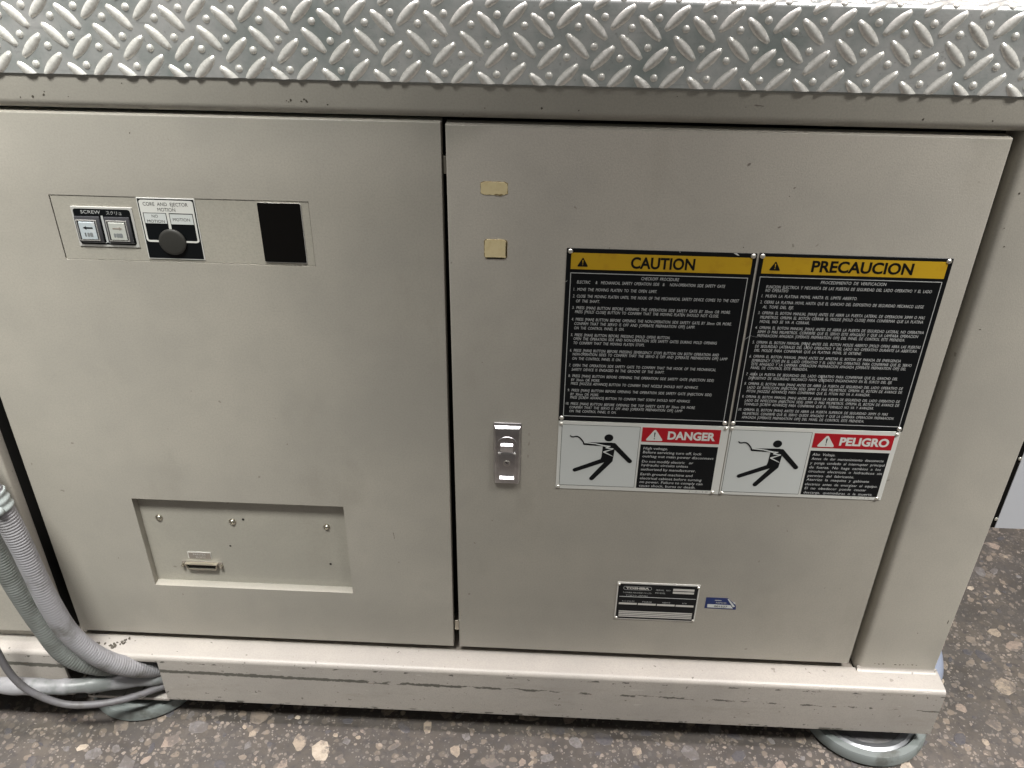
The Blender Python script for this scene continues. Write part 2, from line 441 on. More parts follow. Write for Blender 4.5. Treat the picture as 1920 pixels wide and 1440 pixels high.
vis = sorted([c for c in cand if visible_zone(c[0], c[1])], key=lambda c: -c[2] / ((c[1] + 1.6) ** 1.0))
MW = [0, 0, 0, 1, 1, 2, 2, 2, 2, 3, 3, 3, 3, 4, 5, 5, 5, 5]
shared = {}
for k in range(10):
    for mi in range(6):
        b = bmesh.new(); stone_bm(b, stone_outline(rnd), 0, 0, 1.0, 1.0, 0, 0.0)
        me = bpy.data.meshes.new('stone'); b.to_mesh(me); b.free(); me.materials.append(STONE[mi]); shared[(k, mi)] = me
for x, y, r in vis[:300]:
    o = link_mesh('stone', shared[(rnd.randrange(10), rnd.choice(MW))], floor)
    o.location = (x, y, FZ); o.scale = (r, r, 0.0007); o.rotation_euler = (0, 0, rnd.uniform(0, 6.28))
rest = set(cand) - set(vis[:300])
b = bmesh.new()
for x, y, r in sorted(rest): stone_bm(b, stone_outline(rnd), x, y, r, 0.0007, rnd.choice(MW))
fs = obj('small_stones', b, None, floor, mats=STONE); fs['kind'] = 'stuff'

# ================================================================ CABINET
cab = thing('machine_cabinet', 'beige painted steel machine cabinet with two flush doors standing on a channel base', 'machine cabinet', (0.1, 0.3, -0.093))
# header rail, lower edge rolled under
b = bmesh.new()
extrude_profile(b, [(0.05, 1.028), (0.0, 1.028), (0.0, 1.0)] + arc(0.0135, 1.0, 0.0135, 180, 270, 8)[1:] + [(0.05, 0.9865)], 'x', -1.3, 0.853)
obj('header_rail', b, M['paint'], cab, 35)
# carcass behind the doors, near-black to paint the shade in the gaps
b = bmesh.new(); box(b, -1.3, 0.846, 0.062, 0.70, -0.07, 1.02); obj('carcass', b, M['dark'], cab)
b = bmesh.new(); box(b, -1.3, 0.712, 0.0045, 0.0615, 0.0125, 0.0195); obj('door_sill', b, M['brownish'], cab)  # dark brown tone paints in the shade under the doors
b = bmesh.new(); box(b, 0.8465, 0.853, 0.05, 0.70, 0.022, 1.028); box(b, -1.3, 0.853, 0.051, 0.70, 1.021, 1.028); obj('side_sheet', b, M['paint'], cab)
# right corner post with rolled inner edge
b = bmesh.new()
extrude_profile(b, [(0.853, 0.05), (0.713, 0.05), (0.713, 0.013)] + arc(0.726, 0.013, 0.013, 180, 270, 8)[1:] + [(0.8505, 0.0)] + arc(0.8505, 0.0025, 0.0025, 270, 360, 3)[1:], 'z', 0.020, 0.9862)
obj('corner_post', b, M['paint'], cab, 35)
# weld fillet where the post meets the base
b = bmesh.new()
fil = [(0.001, 0.0200)] + [(-0.008 + 0.008 * math.sin(math.radians(a)), 0.0305 - 0.0085 * math.cos(math.radians(a))) for a in range(0, 91, 15)]
fil = [(0.002, 0.021)] + [(-0.0075 + 0.0075 * math.sin(math.radians(a)), 0.0300 - 0.0078 * math.cos(math.radians(a))) for a in range(0, 91, 15)] + [(0.002, 0.030)]
extrude_profile(b, fil, 'x', 0.716, 0.856)
for v in b.verts:
    if v.co.z > 0.024: v.co.z += rnd.uniform(-0.0006, 0.0006)
obj('weld_fillet', b, M['paint_base'], cab, 60)
# base channel
TOP = 0.022; FY = -0.044; BOT = -0.093
R_ = 0.0085
prof_full = [(0.004, TOP), (FY + R_, TOP)] + arc(FY + R_, TOP - R_, R_, 90, 180, 7)[1:] + [(FY, BOT + 0.002), (FY + 0.002, BOT), (0.03, BOT), (0.03, BOT + 0.008), (FY + 0.006, BOT + 0.008), (FY + 0.006, TOP - 0.009), (0.004, TOP - 0.009)]
b = bmesh.new(); extrude_profile(b, prof_full, 'x', -0.545, 0.8605)
box(b, 0.8525, 0.8604, -0.0375, 0.70, BOT + 0.0085, TOP - 0.0095)
obj('base_channel', b, M['paint_base'], cab, 35)
b = bmesh.new(); extrude_profile(b, prof_full, 'x', -1.3, -0.722)
obj('base_channel', b, M['paint_base'], cab, 35)
b = bmesh.new(); extrude_profile(b, [(0.004, TOP), (FY + R_, TOP)] + arc(FY + R_, TOP - R_, R_, 90, 180, 7)[1:] + [(FY, TOP - 0.012), (FY + 0.006, TOP - 0.012), (0.004, TOP - 0.0095)], 'x', -0.722, -0.545)
obj('shelf_bridge', b, M['paint_base'], cab, 35)
b = rbox(-0.70, -0.5452, -0.040, 0.028, -0.1015, -0.0945, 0.001); obj('bottom_flange', b, M['paint_base'], cab)
b = bmesh.new(); box(b, -0.722, -0.545, 0.0285, 0.0610, -0.093, 0.0120); obj('inner_wall', b, M['dark'], cab)  # near-black, paints the shade inside the cut-out

def door(x0, x1, z0, z1, holes, skew=0.0):
    """folded sheet door, front at y = 0, with real openings"""
    xs = sorted({x0, x1} | {h[0] for h in holes} | {h[1] for h in holes}); zs = sorted({z0, z1} | {h[2] for h in holes} | {h[3] for h in holes})
    b = bmesh.new(); V = {}
    def v(x, y, z):
        k = (round(x, 5), round(y, 5), round(z, 5))
        if k not in V:
            xx = x + (skew * (z1 - z) / (z1 - z0) if x == x1 else 0)
            V[k] = b.verts.new((xx, y, z))
        return V[k]
    for i in range(len(xs) - 1):
        for j in range(len(zs) - 1):
            cx, cz = (xs[i] + xs[i + 1]) / 2, (zs[j] + zs[j + 1]) / 2
            if any(h[0] < cx < h[1] and h[2] < cz < h[3] for h in holes): continue
            b.faces.new((v(xs[i], 0, zs[j]), v(xs[i + 1], 0, zs[j]), v(xs[i + 1], 0, zs[j + 1]), v(xs[i], 0, zs[j + 1])))
    D = 0.022
    for i in range(len(xs) - 1):
        for z in (z0, z1): b.faces.new((v(xs[i], 0, z), v(xs[i + 1], 0, z), v(xs[i + 1], D, z), v(xs[i], D, z)))
    for j in range(len(zs) - 1):
        for x in (x0, x1): b.faces.new((v(x, 0, zs[j]), v(x, 0, zs[j + 1]), v(x, D, zs[j + 1]), v(x, D, zs[j])))
    b.faces.new((v(x0, D, z0), v(x1, D, z0), v(x1, D, z1), v(x0, D, z1)))
    for h in holes:
        d = h[4]
        for a, c, e, f in ((h[0], h[2], h[1], h[2]), (h[1], h[2], h[1], h[3]), (h[1], h[3], h[0], h[3]), (h[0], h[3], h[0], h[2])):
            b.faces.new((v(a, 0, c), v(e, 0, f), v(e, d, f), v(a, d, c)))
    bmesh.ops.recalc_face_normals(b, faces=b.faces)
    ed = [e for e in b.edges if all(abs(q.co.y) < 1e-6 for q in e.verts) and (all(abs(q.co.z - z0) < 1e-6 for q in e.verts) or all(abs(q.co.z - z1) < 1e-6 for q in e.verts) or all(abs(q.co.x - x0) < 1e-6 for q in e.verts) or all(q.co.x > x1 - 1e-6 + min(skew, 0) - 0.0001 for q in e.verts))]
    bmesh.ops.bevel(b, geom=ed, offset=0.0017, segments=3, affect='EDGES', profile=0.5)
    return b
RX0, RX1 = -0.5350, -0.1842
ldoor = obj('door', door(-0.698, -0.0058, 0.0355, 0.9825, [(RX0, RX1, 0.1590, 0.3540, 0.0156), (RX0 + 0.001, RX1, 0.7805, 0.8738, 0.006)], -0.0048), M['paint'], cab, 35)
ldoor['label'] = 'left door with a recessed connector panel and a control strip'
rdoor = obj('door', door(0.0, 0.6992, 0.0355, 0.9800, []), M['paint'], cab, 35)
rdoor['label'] = 'right door with a chrome latch and bilingual warning plates'
b = bmesh.new(); box(b, RX0 + 0.0002, RX1 - 0.0002, 0.0150, 0.0158, 0.1592, 0.3538); obj('recess_panel', b, M['paint_panel'], ldoor)
b = bmesh.new(); prism(b, rr(RX0 + 0.0022, RX1 - 0.0006, 0.7812, 0.8728), 0.0009, 0.0055); obj('control_strip', b, M['paint_panel'], ldoor)
for x, z, r in ((-0.5053, 0.3022, 0.0054), (-0.3802, 0.2992, 0.0054), (-0.2204, 0.2957, 0.0050)):
    b = bmesh.new(); disc(b, x, z, r * 1.2, 0.0143, 0.0151, 20); dome(b, x, z, 0.0143, r, 0.0036, 14)
    box(b, x - 0.0028, x + 0.0028, 0.01055, 0.0118, z - 0.0005, z + 0.0005)
    obj('screw', b, M['zinc'], ldoor, 50)
for x, z, r in ((-0.3612, 0.3052, 0.0022), (-0.3925, 0.2445, 0.0018), (-0.222, 0.2118, 0.0020)):
    b = bmesh.new(); disc(b, x, z, r, 0.0146, 0.0151, 12); obj('screw_hole', b, M['hole'], ldoor)
for z in (0.925, 0.080):
    b = rbox(-0.0052 if z > .5 else -0.0088, -0.0008, 0.010, 0.03, z - 0.012, z + 0.012, 0.0008); obj('hinge', b, M['zinc'], cab)
# paint chips and rub marks: thin irregular bare spots
b = bmesh.new()
def chip(x, z, r, el=1.0, rot=0.0, y=-0.00025):
    n = 7; pts = []
    for k in range(n):
        a = 2 * math.pi * k / n; q = rnd.uniform(0.6, 1.25) * r; u, v = math.cos(a) * q * el, math.sin(a) * q
        pts.append((x + u * math.cos(rot) - v * math.sin(rot), z + u * math.sin(rot) + v * math.cos(rot)))
    prism(b, pts, y, y + 0.0002)
for x, z, r in ((-0.1749, 1.0065, .0016), (-0.172, 1.0045, .0018), (-0.1785, 1.004, .0012), (-0.1917, 1.0051, .0016), (-0.1945, 1.003, .001), (-0.197, 1.0045, .0008), (-0.5043, 1.0043, .0017), (-0.5027, 1.0085, .001), (-0.5189, 1.002, .0018), (-0.5352, 1.001, .0012), (-0.4014, 1.0209, .0012), (-0.4733, 1.003, .0009), (0.1204, 1.0028, .0017), (0.1661, 1.0012, .0009), (0.369, 1.0101, .0007), (0.5848, 1.0005, .0020), (0.6681, 1.0008, .0012), (0.2846, 1.0208, .0008), (-0.146, 1.0008, .0011), (0.05, 1.0015, .0008),
                (-0.4049, 0.9592, .0012), (-0.587, 0.2201, .0011), (0.7276, 0.9108, .0016), (0.7231, 0.8641, .0009), (0.7184+.012, 0.8387, .0011), (0.7350, 0.7161, .0011), (0.80, 0.12, .001), (0.4412, 0.8991, .0007), (0.3935, 0.827, .0010)):
    chip(x, z, r * 0.85, rnd.uniform(0.8, 1.4), rnd.uniform(0, 3))
for x in (0.745, 0.752, 0.760, 0.781, 0.789, 0.795, 0.803, 0.811, 0.818): chip(x, 0.0385 + rnd.uniform(-.001, .001), rnd.uniform(0.0006, 0.0014), 1.7)
chip(0.844, 0.150, 0.0007, 9, 1.5)
for x, z in ((-0.1050, 0.3005), (-0.1042, 0.2960), (-0.1040, 0.2915)): chip(x, z, 0.0005, 5.0, 1.6)
o = obj('paint_chips', b, M['chip'], cab); o['kind'] = 'stuff'
b = bmesh.new(); chip(0.3840, 1.0125, 0.0008, 11, -0.05); chip(0.436, 0.857, 0.0014, 2.2, 0.6); chip(0.384, 0.9395, 0.0016, 2.0, 0.8); chip(0.1161, 0.494, 0.0010, 4.0, 1.5); chip(0.1150, 0.470, 0.0008, 5.0, 1.55); chip(0.1158, 0.512, 0.0007, 4.0, 1.5); chip(0.446, 0.9106, 0.0012, 2.0, 0.7)
o = obj('rub_marks', b, M['brownish'], cab); o['kind'] = 'stuff'
# rust crumbs and clustered grit where the door meets the base
b = bmesh.new()
for k in range(22):
    x = -0.6385 + 0.030 * rnd.random(); z = -0.017 + 0.55 * (x + 0.6235) + rnd.uniform(-0.006, 0.006)
    if k > 17: x, z = -0.665 + 0.02 * rnd.random(), -0.018
    m = Matrix.Translation((x, z, TOP + 0.0012)) @ Matrix.Rotation(rnd.uniform(0, 6), 4, 'Z') @ Matrix.Diagonal((1.4, 0.9, 0.7, 1))
    bmesh.ops.create_icosphere(b, subdivisions=1, radius=rnd.uniform(0.0016, 0.0031), matrix=m)
o = obj('grit_on_shelf', b, M['chip']); tag(o, 'small clump of dark grit lying on the pale ledge below the left door', 'grit'); o['kind'] = 'stuff'

# ================================================================ DIAMOND TREAD PLATE
tread = thing('tread_plate', 'bright aluminium diamond tread plate folded over the top of the cabinet', 'tread plate', (0.1, 0.0, 1.0312))
ZB, ZC, RB = 1.0312, 1.1245, 0.0055      # bottom edge, start of the fold, fold radius
def bent(x, s, h):
    if s <= ZC: return Vector((x, -0.0028 - h, s))
    t = (s - ZC) / RB
    if t < math.pi / 2:
        r = RB + h; return Vector((x, -0.0028 + RB - r * math.cos(t), ZC + r * math.sin(t)))
    return Vector((x, -0.0028 + RB + (s - ZC - RB * math.pi / 2), ZC + RB + h))
b = bmesh.new()
ss = [ZB, 1.07, 1.11, ZC] + [ZC + RB * math.pi / 2 * k / 7 for k in range(1, 8)] + [1.20, 1.36]
rows = []
for x in (-1.3, -0.65, 0, 0.65, 1.3):
    rows.append([b.verts.new(bent(x, s, 0)) for s in ss] + [b.verts.new(bent(x, s, -0.0022)) for s in reversed(ss)])
n = len(rows[0])
for r0, r1 in zip(rows, rows[1:]):
    for k in range(n): b.faces.new((r0[k], r0[(k + 1) % n], r1[(k + 1) % n], r1[k]))
b.faces.new(rows[0]); b.faces.new(rows[-1][::-1])
bmesh.ops.recalc_face_normals(b, faces=b.faces)
obj('sheet', b, M['tread'], tread, 40)
def clip_low(b):
    bmesh.ops.bisect_plane(b, geom=list(b.verts) + list(b.edges) + list(b.faces), plane_co=(0, 0, ZB + 0.0002), plane_no=(0, 0, -1), clear_outer=True)
    e = [e for e in b.edges if e.is_boundary and all(abs(v.co.z - ZB - 0.0002) < 1e-5 for v in e.verts)]
    if e:
        try: bmesh.ops.edgeloop_fill(b, edges=e)
        except Exception: pass
def lug_mesh(s0, sgn):
    b = bmesh.new(); na, nb = 12, 8; L = 0.0192; g = []
    ca = math.cos(math.radians(45)) * L; co = math.cos(math.radians(45))
    for i in range(na + 1):
        a = -1 + 2 * i / na; row = []
        w = 0.0065 * (1 - 0.62 * abs(a) ** 2.0)
        hh = 0.0031 * (1 - 0.12 * a * a) * min(1.0, (1.0 - abs(a)) / 0.13 + 0.001)
        for j in range(nb + 1):
            t = -1 + 2 * j / nb
            h = hh * max(0.0, (1 - abs(t) ** 1.9)) ** 0.8 - 0.0002
            x = a * ca - t * w * co * sgn * (1); s = a * ca * sgn + t * w * co
            row.append(b.verts.new(bent(x, s0 + s, h)))
        g.append(row)
    for i in range(na):
        for j in range(nb): b.faces.new((g[i][j], g[i + 1][j], g[i + 1][j + 1], g[i][j + 1]))
    bmesh.ops.recalc_face_normals(b, faces=b.faces)
    if sum(f.normal.y - f.normal.z * 0.5 for f in b.faces) > 0: bmesh.ops.reverse_faces(b, faces=b.faces)
    if s0 - 0.016 < ZB: clip_low(b)
    return b
def stud_mesh(s0):
    b = bmesh.new(); R = 0.0047; prev = None; nn = 12
    for q in range(5):
        a = math.pi / 2 * q / 4
        if q < 4: cur = [b.verts.new(bent(R * math.cos(a) * math.cos(2 * math.pi * k / nn), s0 + R * math.cos(a) * math.sin(2 * math.pi * k / nn), 0.0027 * math.sin(a) - 0.0001)) for k in range(nn)]
        else:
            t = b.verts.new(bent(0, s0, 0.0026))
            for k in range(nn): b.faces.new((prev[k], prev[(k + 1) % nn], t))
            break
        if prev:
            for k in range(nn): b.faces.new((prev[k], prev[(k + 1) % nn], cur[(k + 1) % nn], cur[k]))
        prev = cur
    bmesh.ops.recalc_face_normals(b, faces=b.faces)
    if sum(f.normal.y - f.normal.z * 0.5 for f in b.faces) > 0: bmesh.ops.reverse_faces(b, faces=b.faces)
    return b
PX, PZ = 0.0630, 0.0676
rl = root_loc(tread)
for k in (-1, 0, 1, 2):
    for x0, s0, sg, dx in ((0.0231, 1.1100, 1, 0.0018), (0.0550, 1.0984, -1, 0.0340), (0.0343, 1.0768, -1, 0.0543), (0.0020, 1.0640, 1, 0.0224)):
        s = s0 + k * PZ
        if s < 1.022 or s > 1.19: continue
        for kind, xo, bmk in (('lug', x0, lug_mesh(s, sg)), ('stud', dx, stud_mesh(s))):
            if kind == 'stud' and s < 1.036:
                bmk.free(); continue
            bmesh.ops.translate(bmk, verts=bmk.verts, vec=(0, -rl.y, -rl.z))
            for f in bmk.faces: f.smooth = True
            me = bpy.data.meshes.new(kind); bmk.to_mesh(me); bmk.free(); me.materials.append(M['lug']); me.set_sharp_from_angle(angle=math.radians(38))
            i0 = math.ceil((-0.62 - xo) / PX); i1 = math.floor((0.75 - xo) / PX)
            for i in range(i0, i1 + 1):
                o = link_mesh(kind, me, tread); o.location = (xo + i * PX - rl.x, 0, 0)

# ================================================================ WARNING PLATES
def frame_line(b, x0, x1, z0, z1, t, ya, yb):
    box(b, x0, x1, ya, yb, z1 - t, z1); box(b, x0, x1, ya, yb, z0, z0 + t)
    box(b, x0, x0 + t, ya, yb, z0 + t, z1 - t); box(b, x1 - t, x1, ya, yb, z0 + t, z1 - t)
def rivets(parent, pts, r=0.0036):
    for x, z in pts:
        b = bmesh.new(); dome(b, x, z, -0.0012, r, 0.0024, 14); obj('rivet', b, M['rivet'], parent, 60)
def tri(cx, z0, z1, hw, r):
    """rounded triangle outline"""
    P = [(cx - hw, z0), (cx + hw, z0), (cx, z1)]; out = []
    for i, (x, z) in enumerate(P):
        a = Vector(P[i - 1]) - Vector((x, z)); c = Vector(P[(i + 1) % 3]) - Vector((x, z)); a.normalize(); c.normalize()
        p0 = Vector((x, z)) + a * r; p1 = Vector((x, z)) + c * r; m = Vector((x, z))
        for t in (0, .25, .5, .75, 1): out.append(tuple((1 - t) ** 2 * p0 + 2 * t * (1 - t) * m + t * t * p1))
    return out
def procedure_plate(label, x0, x1, z0, z1, yel, fr, title, tx, tz, trix, lines, riv, shear):
    t = thing('caution_plate', label, 'warning plate', ((x0 + x1) / 2, 0, z0), 'riveted warning plates on the right door')
    b = rbox(x0, x1, -0.0012, -0.00005, z0, z1, 0.0003, 1); obj('backing_plate', b, M['black'], t)
    b = bmesh.new(); box(b, yel[0], yel[1], -0.0014, -0.00125, yel[2], yel[3]); obj('yellow_band', b, M['yellow'], t)
    b = bmesh.new(); write(b, title, tx[0], tx[1], tz[0], tz[1] * 1.04, -0.00155, 0.03, 0.0, 4); obj('title_lettering', b, M['black'], t)
    b = bmesh.new(); prism(b, tri(trix, tz[0], tz[0] + 0.0140, 0.0077, 0.0022), -0.00155, -0.00141); obj('warning_triangle', b, M['black'], t)
    b = bmesh.new(); prism(b, [(trix - 0.0007, tz[0] + 0.0098), (trix + 0.0007, tz[0] + 0.0098), (trix + 0.0003, tz[0] + 0.0044), (trix - 0.0003, tz[0] + 0.0044)], -0.0017, -0.0016); disc(b, trix, tz[0] + 0.0029, 0.0006, -0.0017, -0.0016, 8); obj('exclamation_mark', b, M['yellow'], t)
    b = bmesh.new(); frame_line(b, *fr, 0.0009, -0.0014, -0.00125); obj('border_line', b, M['grey_text'], t)
    b = bmesh.new()
    for a, c, z, s in lines: write(b, s.replace(' ', '  '), a, c, z - 0.0022, 0.0044, -0.0014, 0.0, shear, 2)
    obj('procedure_lettering', b, M['silver'], t)
    rivets(t, riv)
    return t
CAU = [
    (0.2627, 0.3139, 0.7779, 'CHECKOFF PROCEDURE'),
    (0.1756, 0.3771, 0.77, 'ELECTRIC   &  MECHANICAL SAFETY OPERATION SIDE  &   NON-OPERATION SIDE SAFETY GATE'),
    (0.1714, 0.2859, 0.759, '1. MOVE THE MOVING PLATEN TO THE OPEN LIMIT.'),
    (0.171, 0.399, 0.7487, '2. CLOSE THE MOVING PLATEN UNTIL THE HOOK OF THE MECHANICAL SAFETY DEVICE COMES TO THE CREST'),
    (0.1758, 0.2084, 0.7411, 'OF THE SHAFT.'),
    (0.171, 0.3897, 0.7308, '3. PRESS [MAN] BUTTON BEFORE OPENING THE OPERATION SIDE SAFETY GATE BY 30mm OR MORE.'),
    (0.1752, 0.3745, 0.7244, 'PRESS [MOLD CLOSE] BUTTON TO CONFIRM THAT THE MOVING PLATEN SHOULD NOT CLOSE.'),
    (0.1711, 0.3937, 0.7126, '4. PRESS [MAN] BUTTON BEFORE OPENING THE NON-OPERATION SIDE SAFETY GATE BY 30mm OR MORE.'),
    (0.1752, 0.344, 0.7058, 'CONFIRM THAT THE SERVO IS OFF AND [OPERATE PREPARATION OFF] LAMP.'),
    (0.1752, 0.2455, 0.6988, 'ON THE CONTROL PANEL IS ON.'),
    (0.1712, 0.3112, 0.6877, '5. PRESS [MAN] BUTTON BEFORE PRESSING [MOLD OPEN] BUTTON.'),
    (0.1752, 0.3777, 0.6815, 'OPEN THE OPERATION SIDE AND NON-OPERATION SIDE SAFETY GATES DURING MOLD OPENING'),
    (0.1755, 0.2762, 0.6746, 'TO CONFIRM THAT THE MOVING PLATEN STOPS.'),
    (0.1711, 0.3831, 0.6624, '6. PRESS [MAN] BUTTON BEFORE PRESSING [EMERGENCY STOP] BUTTON ON BOTH OPERATION AND'),
    (0.1751, 0.3962, 0.6562, 'NON-OPERATION SIDES TO CONFIRM THAT THE SERVO IS OFF AND [OPERATE PREPARATION OFF] LAMP'),
    (0.1751, 0.2448, 0.6489, 'ON THE CONTROL PANEL IS ON.'),
    (0.1709, 0.3822, 0.6376, '7. OPEN THE OPERATION SIDE SAFETY GATE TO CONFIRM THAT THE HOOK OF THE MECHANICAL'),
    (0.175, 0.3089, 0.6305, 'SAFETY DEVICE IS ENGAGED IN THE GROOVE OF THE SHAFT.'),
    (0.1708, 0.3816, 0.6196, '8. PRESS [MAN] BUTTON BEFORE OPENING THE OPERATION SIDE SAFETY GATE (INJECTION SIDE)'),
    (0.1751, 0.2168, 0.6128, 'BY 30mm OR MORE.'),
    (0.175, 0.3607, 0.6065, 'PRESS [NOZZLE ADVANCE] BUTTON TO CONFIRM THAT NOZZLE SHOULD NOT ADVANCE.'),
    (0.171, 0.3817, 0.5949, '9. PRESS [MAN] BUTTON BEFORE OPENING THE OPERATION SIDE SAFETY GATE (INJECTION SIDE)'),
    (0.1753, 0.217, 0.588, 'BY 30mm OR MORE.'),
    (0.1752, 0.3519, 0.5823, 'PRESS [SCREW ADVANCE] BUTTON TO CONFIRM THAT SCREW SHOULD NOT ADVANCE.'),
    (0.1692, 0.3607, 0.5713, '10. PRESS [MAN] BUTTON BEFORE OPENING THE TOP SAFETY GATE BY 30mm OR MORE.'),
    (0.1749, 0.3423, 0.5648, 'CONFIRM THAT THE SERVO IS OFF AND [OPERATE PREPARATION OFF] LAMP'),
    (0.175, 0.2449, 0.5579, 'ON THE CONTROL PANEL IS ON.')]
PRE = [
    (0.5042, 0.5918, 0.7802, 'PROCEDIMIENTO DE VERIFICACION'),
    (0.4324, 0.6543, 0.7715, 'FUNCION ELECTRICA Y MECANICA DE LAS PUERTAS DE SEGURIDAD DEL LADO OPERATIVO Y EL LADO'),
    (0.4323, 0.4629, 0.766, 'NO OPERATIVO'),
    (0.4283, 0.5576, 0.7577, '1. MUEVA LA PLATINA MOVIL HASTA EL LIMITE ABIERTO.'),
    (0.428, 0.6494, 0.7484, '2. CIERRE LA PLATINA MOVIL HASTA QUE EL GANCHO DEL DISPOSITIVO DE SEGURIDAD MECANICO LLEGE'),
    (0.4324, 0.4749, 0.741, 'AL TOPE DEL EJE.'),
    (0.4278, 0.655, 0.7318, '3. OPRIMA EL BOTON MANUAL [MAN] ANTES DE ABRIR LA PUERTA LATERAL DE OPERACION 30MM O MAS'),
    (0.4318, 0.6546, 0.725, 'MILIMETROS. OPRIMA EL BOTON CERRAR EL MOLDE [MOLD CLOSE] PARA CONFIRMAR QUE LA PLATINA'),
    (0.4322, 0.5006, 0.7182, 'MOVIL NO SE VA A CERRAR.'),
    (0.4275, 0.6597, 0.7087, '4. OPRIMA EL BOTON MANUAL [MAN] ANTES DE ABRIR LA PUERTA DE SEGURIDAD LATERAL NO OPERATIVA'),
    (0.4316, 0.6536, 0.7022, '30MM O MAS MILIMETROS. CONFIRME QUE EL SERVO ESTE APAGADO Y QUE LA LAMPARA OPERACION'),
    (0.432, 0.6368, 0.6959, 'PREPARACION APAGADA [OPERATE PREPARATION OFF] DEL PANEL DE CONTROL ESTE PRENDIDA.'),
    (0.4273, 0.661, 0.6853, '5. OPRIMA EL BOTON MANUAL [MAN] ANTES DEL BOTON MOLDE ABIERTO [MOLD OPEN] ABRA LAS PUERTAS'),
    (0.4319, 0.6573, 0.6788, 'DE SEGURIDAD LATERALES DEL LADO OPERATIVO Y DEL LADO NO OPERATIVO DURANTE LA ABERTURA'),
    (0.4319, 0.582, 0.6722, 'DEL MOLDE PARA CONFIRMAR QUE LA PLATINA MOVIL SE DETIENE.'),
    (0.4266, 0.6394, 0.6623, '6. OPRIMA EL BOTON MANUAL [MAN] ANTES DE APRETAR EL BOTON DE PARADA DE EMERGENCIA'),
    (0.431, 0.656, 0.6556, '[EMERGENCY STOP] EN EL LADO OPERATIVO Y EL LADO NO OPERATIVO, PARA CONFIRMAR QUE EL SERVO'),
    (0.4314, 0.6497, 0.6495, 'ESTE APAGADO Y LA LAMPARA OPERACION PREPARACION APAGADA [OPERATE PREPARATION OFF] DEL'),
    (0.4313, 0.512, 0.6434, 'PANEL DE CONTROL ESTE PRENDIDA.'),
    (0.4265, 0.6419, 0.6326, '7. ABRA LA PUERTA DE SEGURIDAD DEL LADO OPERATIVO PARA CONFIRMAR QUE EL GANCHO DEL'),
    (0.4308, 0.6358, 0.6262, 'DISPOSITIVO DE SEGURIDAD MECANICO HAYA QUEDADO ENGANCHADO EN EL SURCO DEL EJE.'),
    (0.4264, 0.6533, 0.6166, '8. OPRIMA EL BOTON MAN [MAN] ANTES DE ABRIR LA PUERTA DE SEGURIDAD DEL LADO OPERATIVO DE'),
    (0.4311, 0.6539, 0.6102, 'LADO DE INYECCION (INJECTION SIDE) 30MM O MAS MILIMETROS. OPRIMA EL BOTON DE AVANCE DE'),
    (0.4314, 0.6091, 0.6037, 'PITON [NOZZLE ADVANCE] PARA CONFIRMAR QUE EL PITON NO VA A AVANZAR.'),
    (0.4264, 0.6544, 0.5942, '9. OPRIMA EL BOTON MANUAL [MAN] ANTES DE ABRIR LA PUERTA DE SEGURIDAD DEL LADO OPERATIVO DE'),
    (0.4312, 0.655, 0.5876, 'LADO DE INYECCION (INJECTION SIDE) 30MM O MAS MILIMETROS. OPRIMA EL BOTON DE AVANCE DE'),
    (0.4312, 0.6196, 0.581, 'TORNILLO [SCREW ADVANCE] PARA CONFIRMAR QUE EL TORNILLO NO VA Y AVANZAR.'),
    (0.4245, 0.6424, 0.5714, '10. OPRIMA EL BOTON [MAN] ANTES DE ABRIR LA PUERTA SUPERIOR DE SEGURIDAD 30MM O MAS'),
    (0.4312, 0.6524, 0.5645, 'MILIMETROS. CONFIRME QUE EL SERVO QUEDE APAGADO Y QUE LA LAMPARA OPERACION PREPARACION'),
    (0.4311, 0.6107, 0.5577, 'APAGADA [OPERATE PREPARATION OFF] DEL PANEL DE CONTROL ESTE PRENDIDA.')]
DAN = [
    (0.2913, 0.3286, 0.4947, 'High voltage.'),
    (0.2912, 0.3805, 0.4873, 'Before servicing turn off, lock'),
    (0.2911, 0.3998, 0.4797, 'out/tag out main power disconnect'),
    (0.2912, 0.3701, 0.4698, 'Do not modify electric   or'),
    (0.2911, 0.3628, 0.4627, 'hydraulic circuits unless'),
    (0.291, 0.3756, 0.4545, 'authorized by manufacturer.'),
    (0.2909, 0.3719, 0.4451, 'Earth ground machine and'),
    (0.2909, 0.3868, 0.437, 'electrical cabinet before turning'),
    (0.2909, 0.3889, 0.4297, 'on power. Failure to comply can'),
    (0.2908, 0.3789, 0.4223, 'cause shock, burns or death.')]
PEL = [
    (0.5475, 0.5817, 0.4946, 'Alto  Voltaje.'),
    (0.5476, 0.6561, 0.4868, 'Antes  de  dar  mantenimiento  desconecte'),
    (0.547, 0.6595, 0.4786, 'y  ponga  candado  al  interruptor  principal'),
    (0.5473, 0.6555, 0.4704, 'de  fuerza.  No  haga  cambios  a  los'),
    (0.5474, 0.6592, 0.4626, 'circuitos  electricos  o  hidraulicos  sin'),
    (0.5475, 0.6186, 0.4541, 'permiso  del  fabricante.'),
    (0.5473, 0.6432, 0.4466, 'Aterrize  la  maquina  y  gabinete'),
    (0.5467, 0.6578, 0.4376, 'electrico  antes  de  energizar  el  equipo.'),
    (0.5477, 0.6425, 0.4297, 'El  no  obedecer  puede  causar'),
    (0.5475, 0.6538, 0.4213, 'descarga,  quemaduras  o  la  muerte.')]

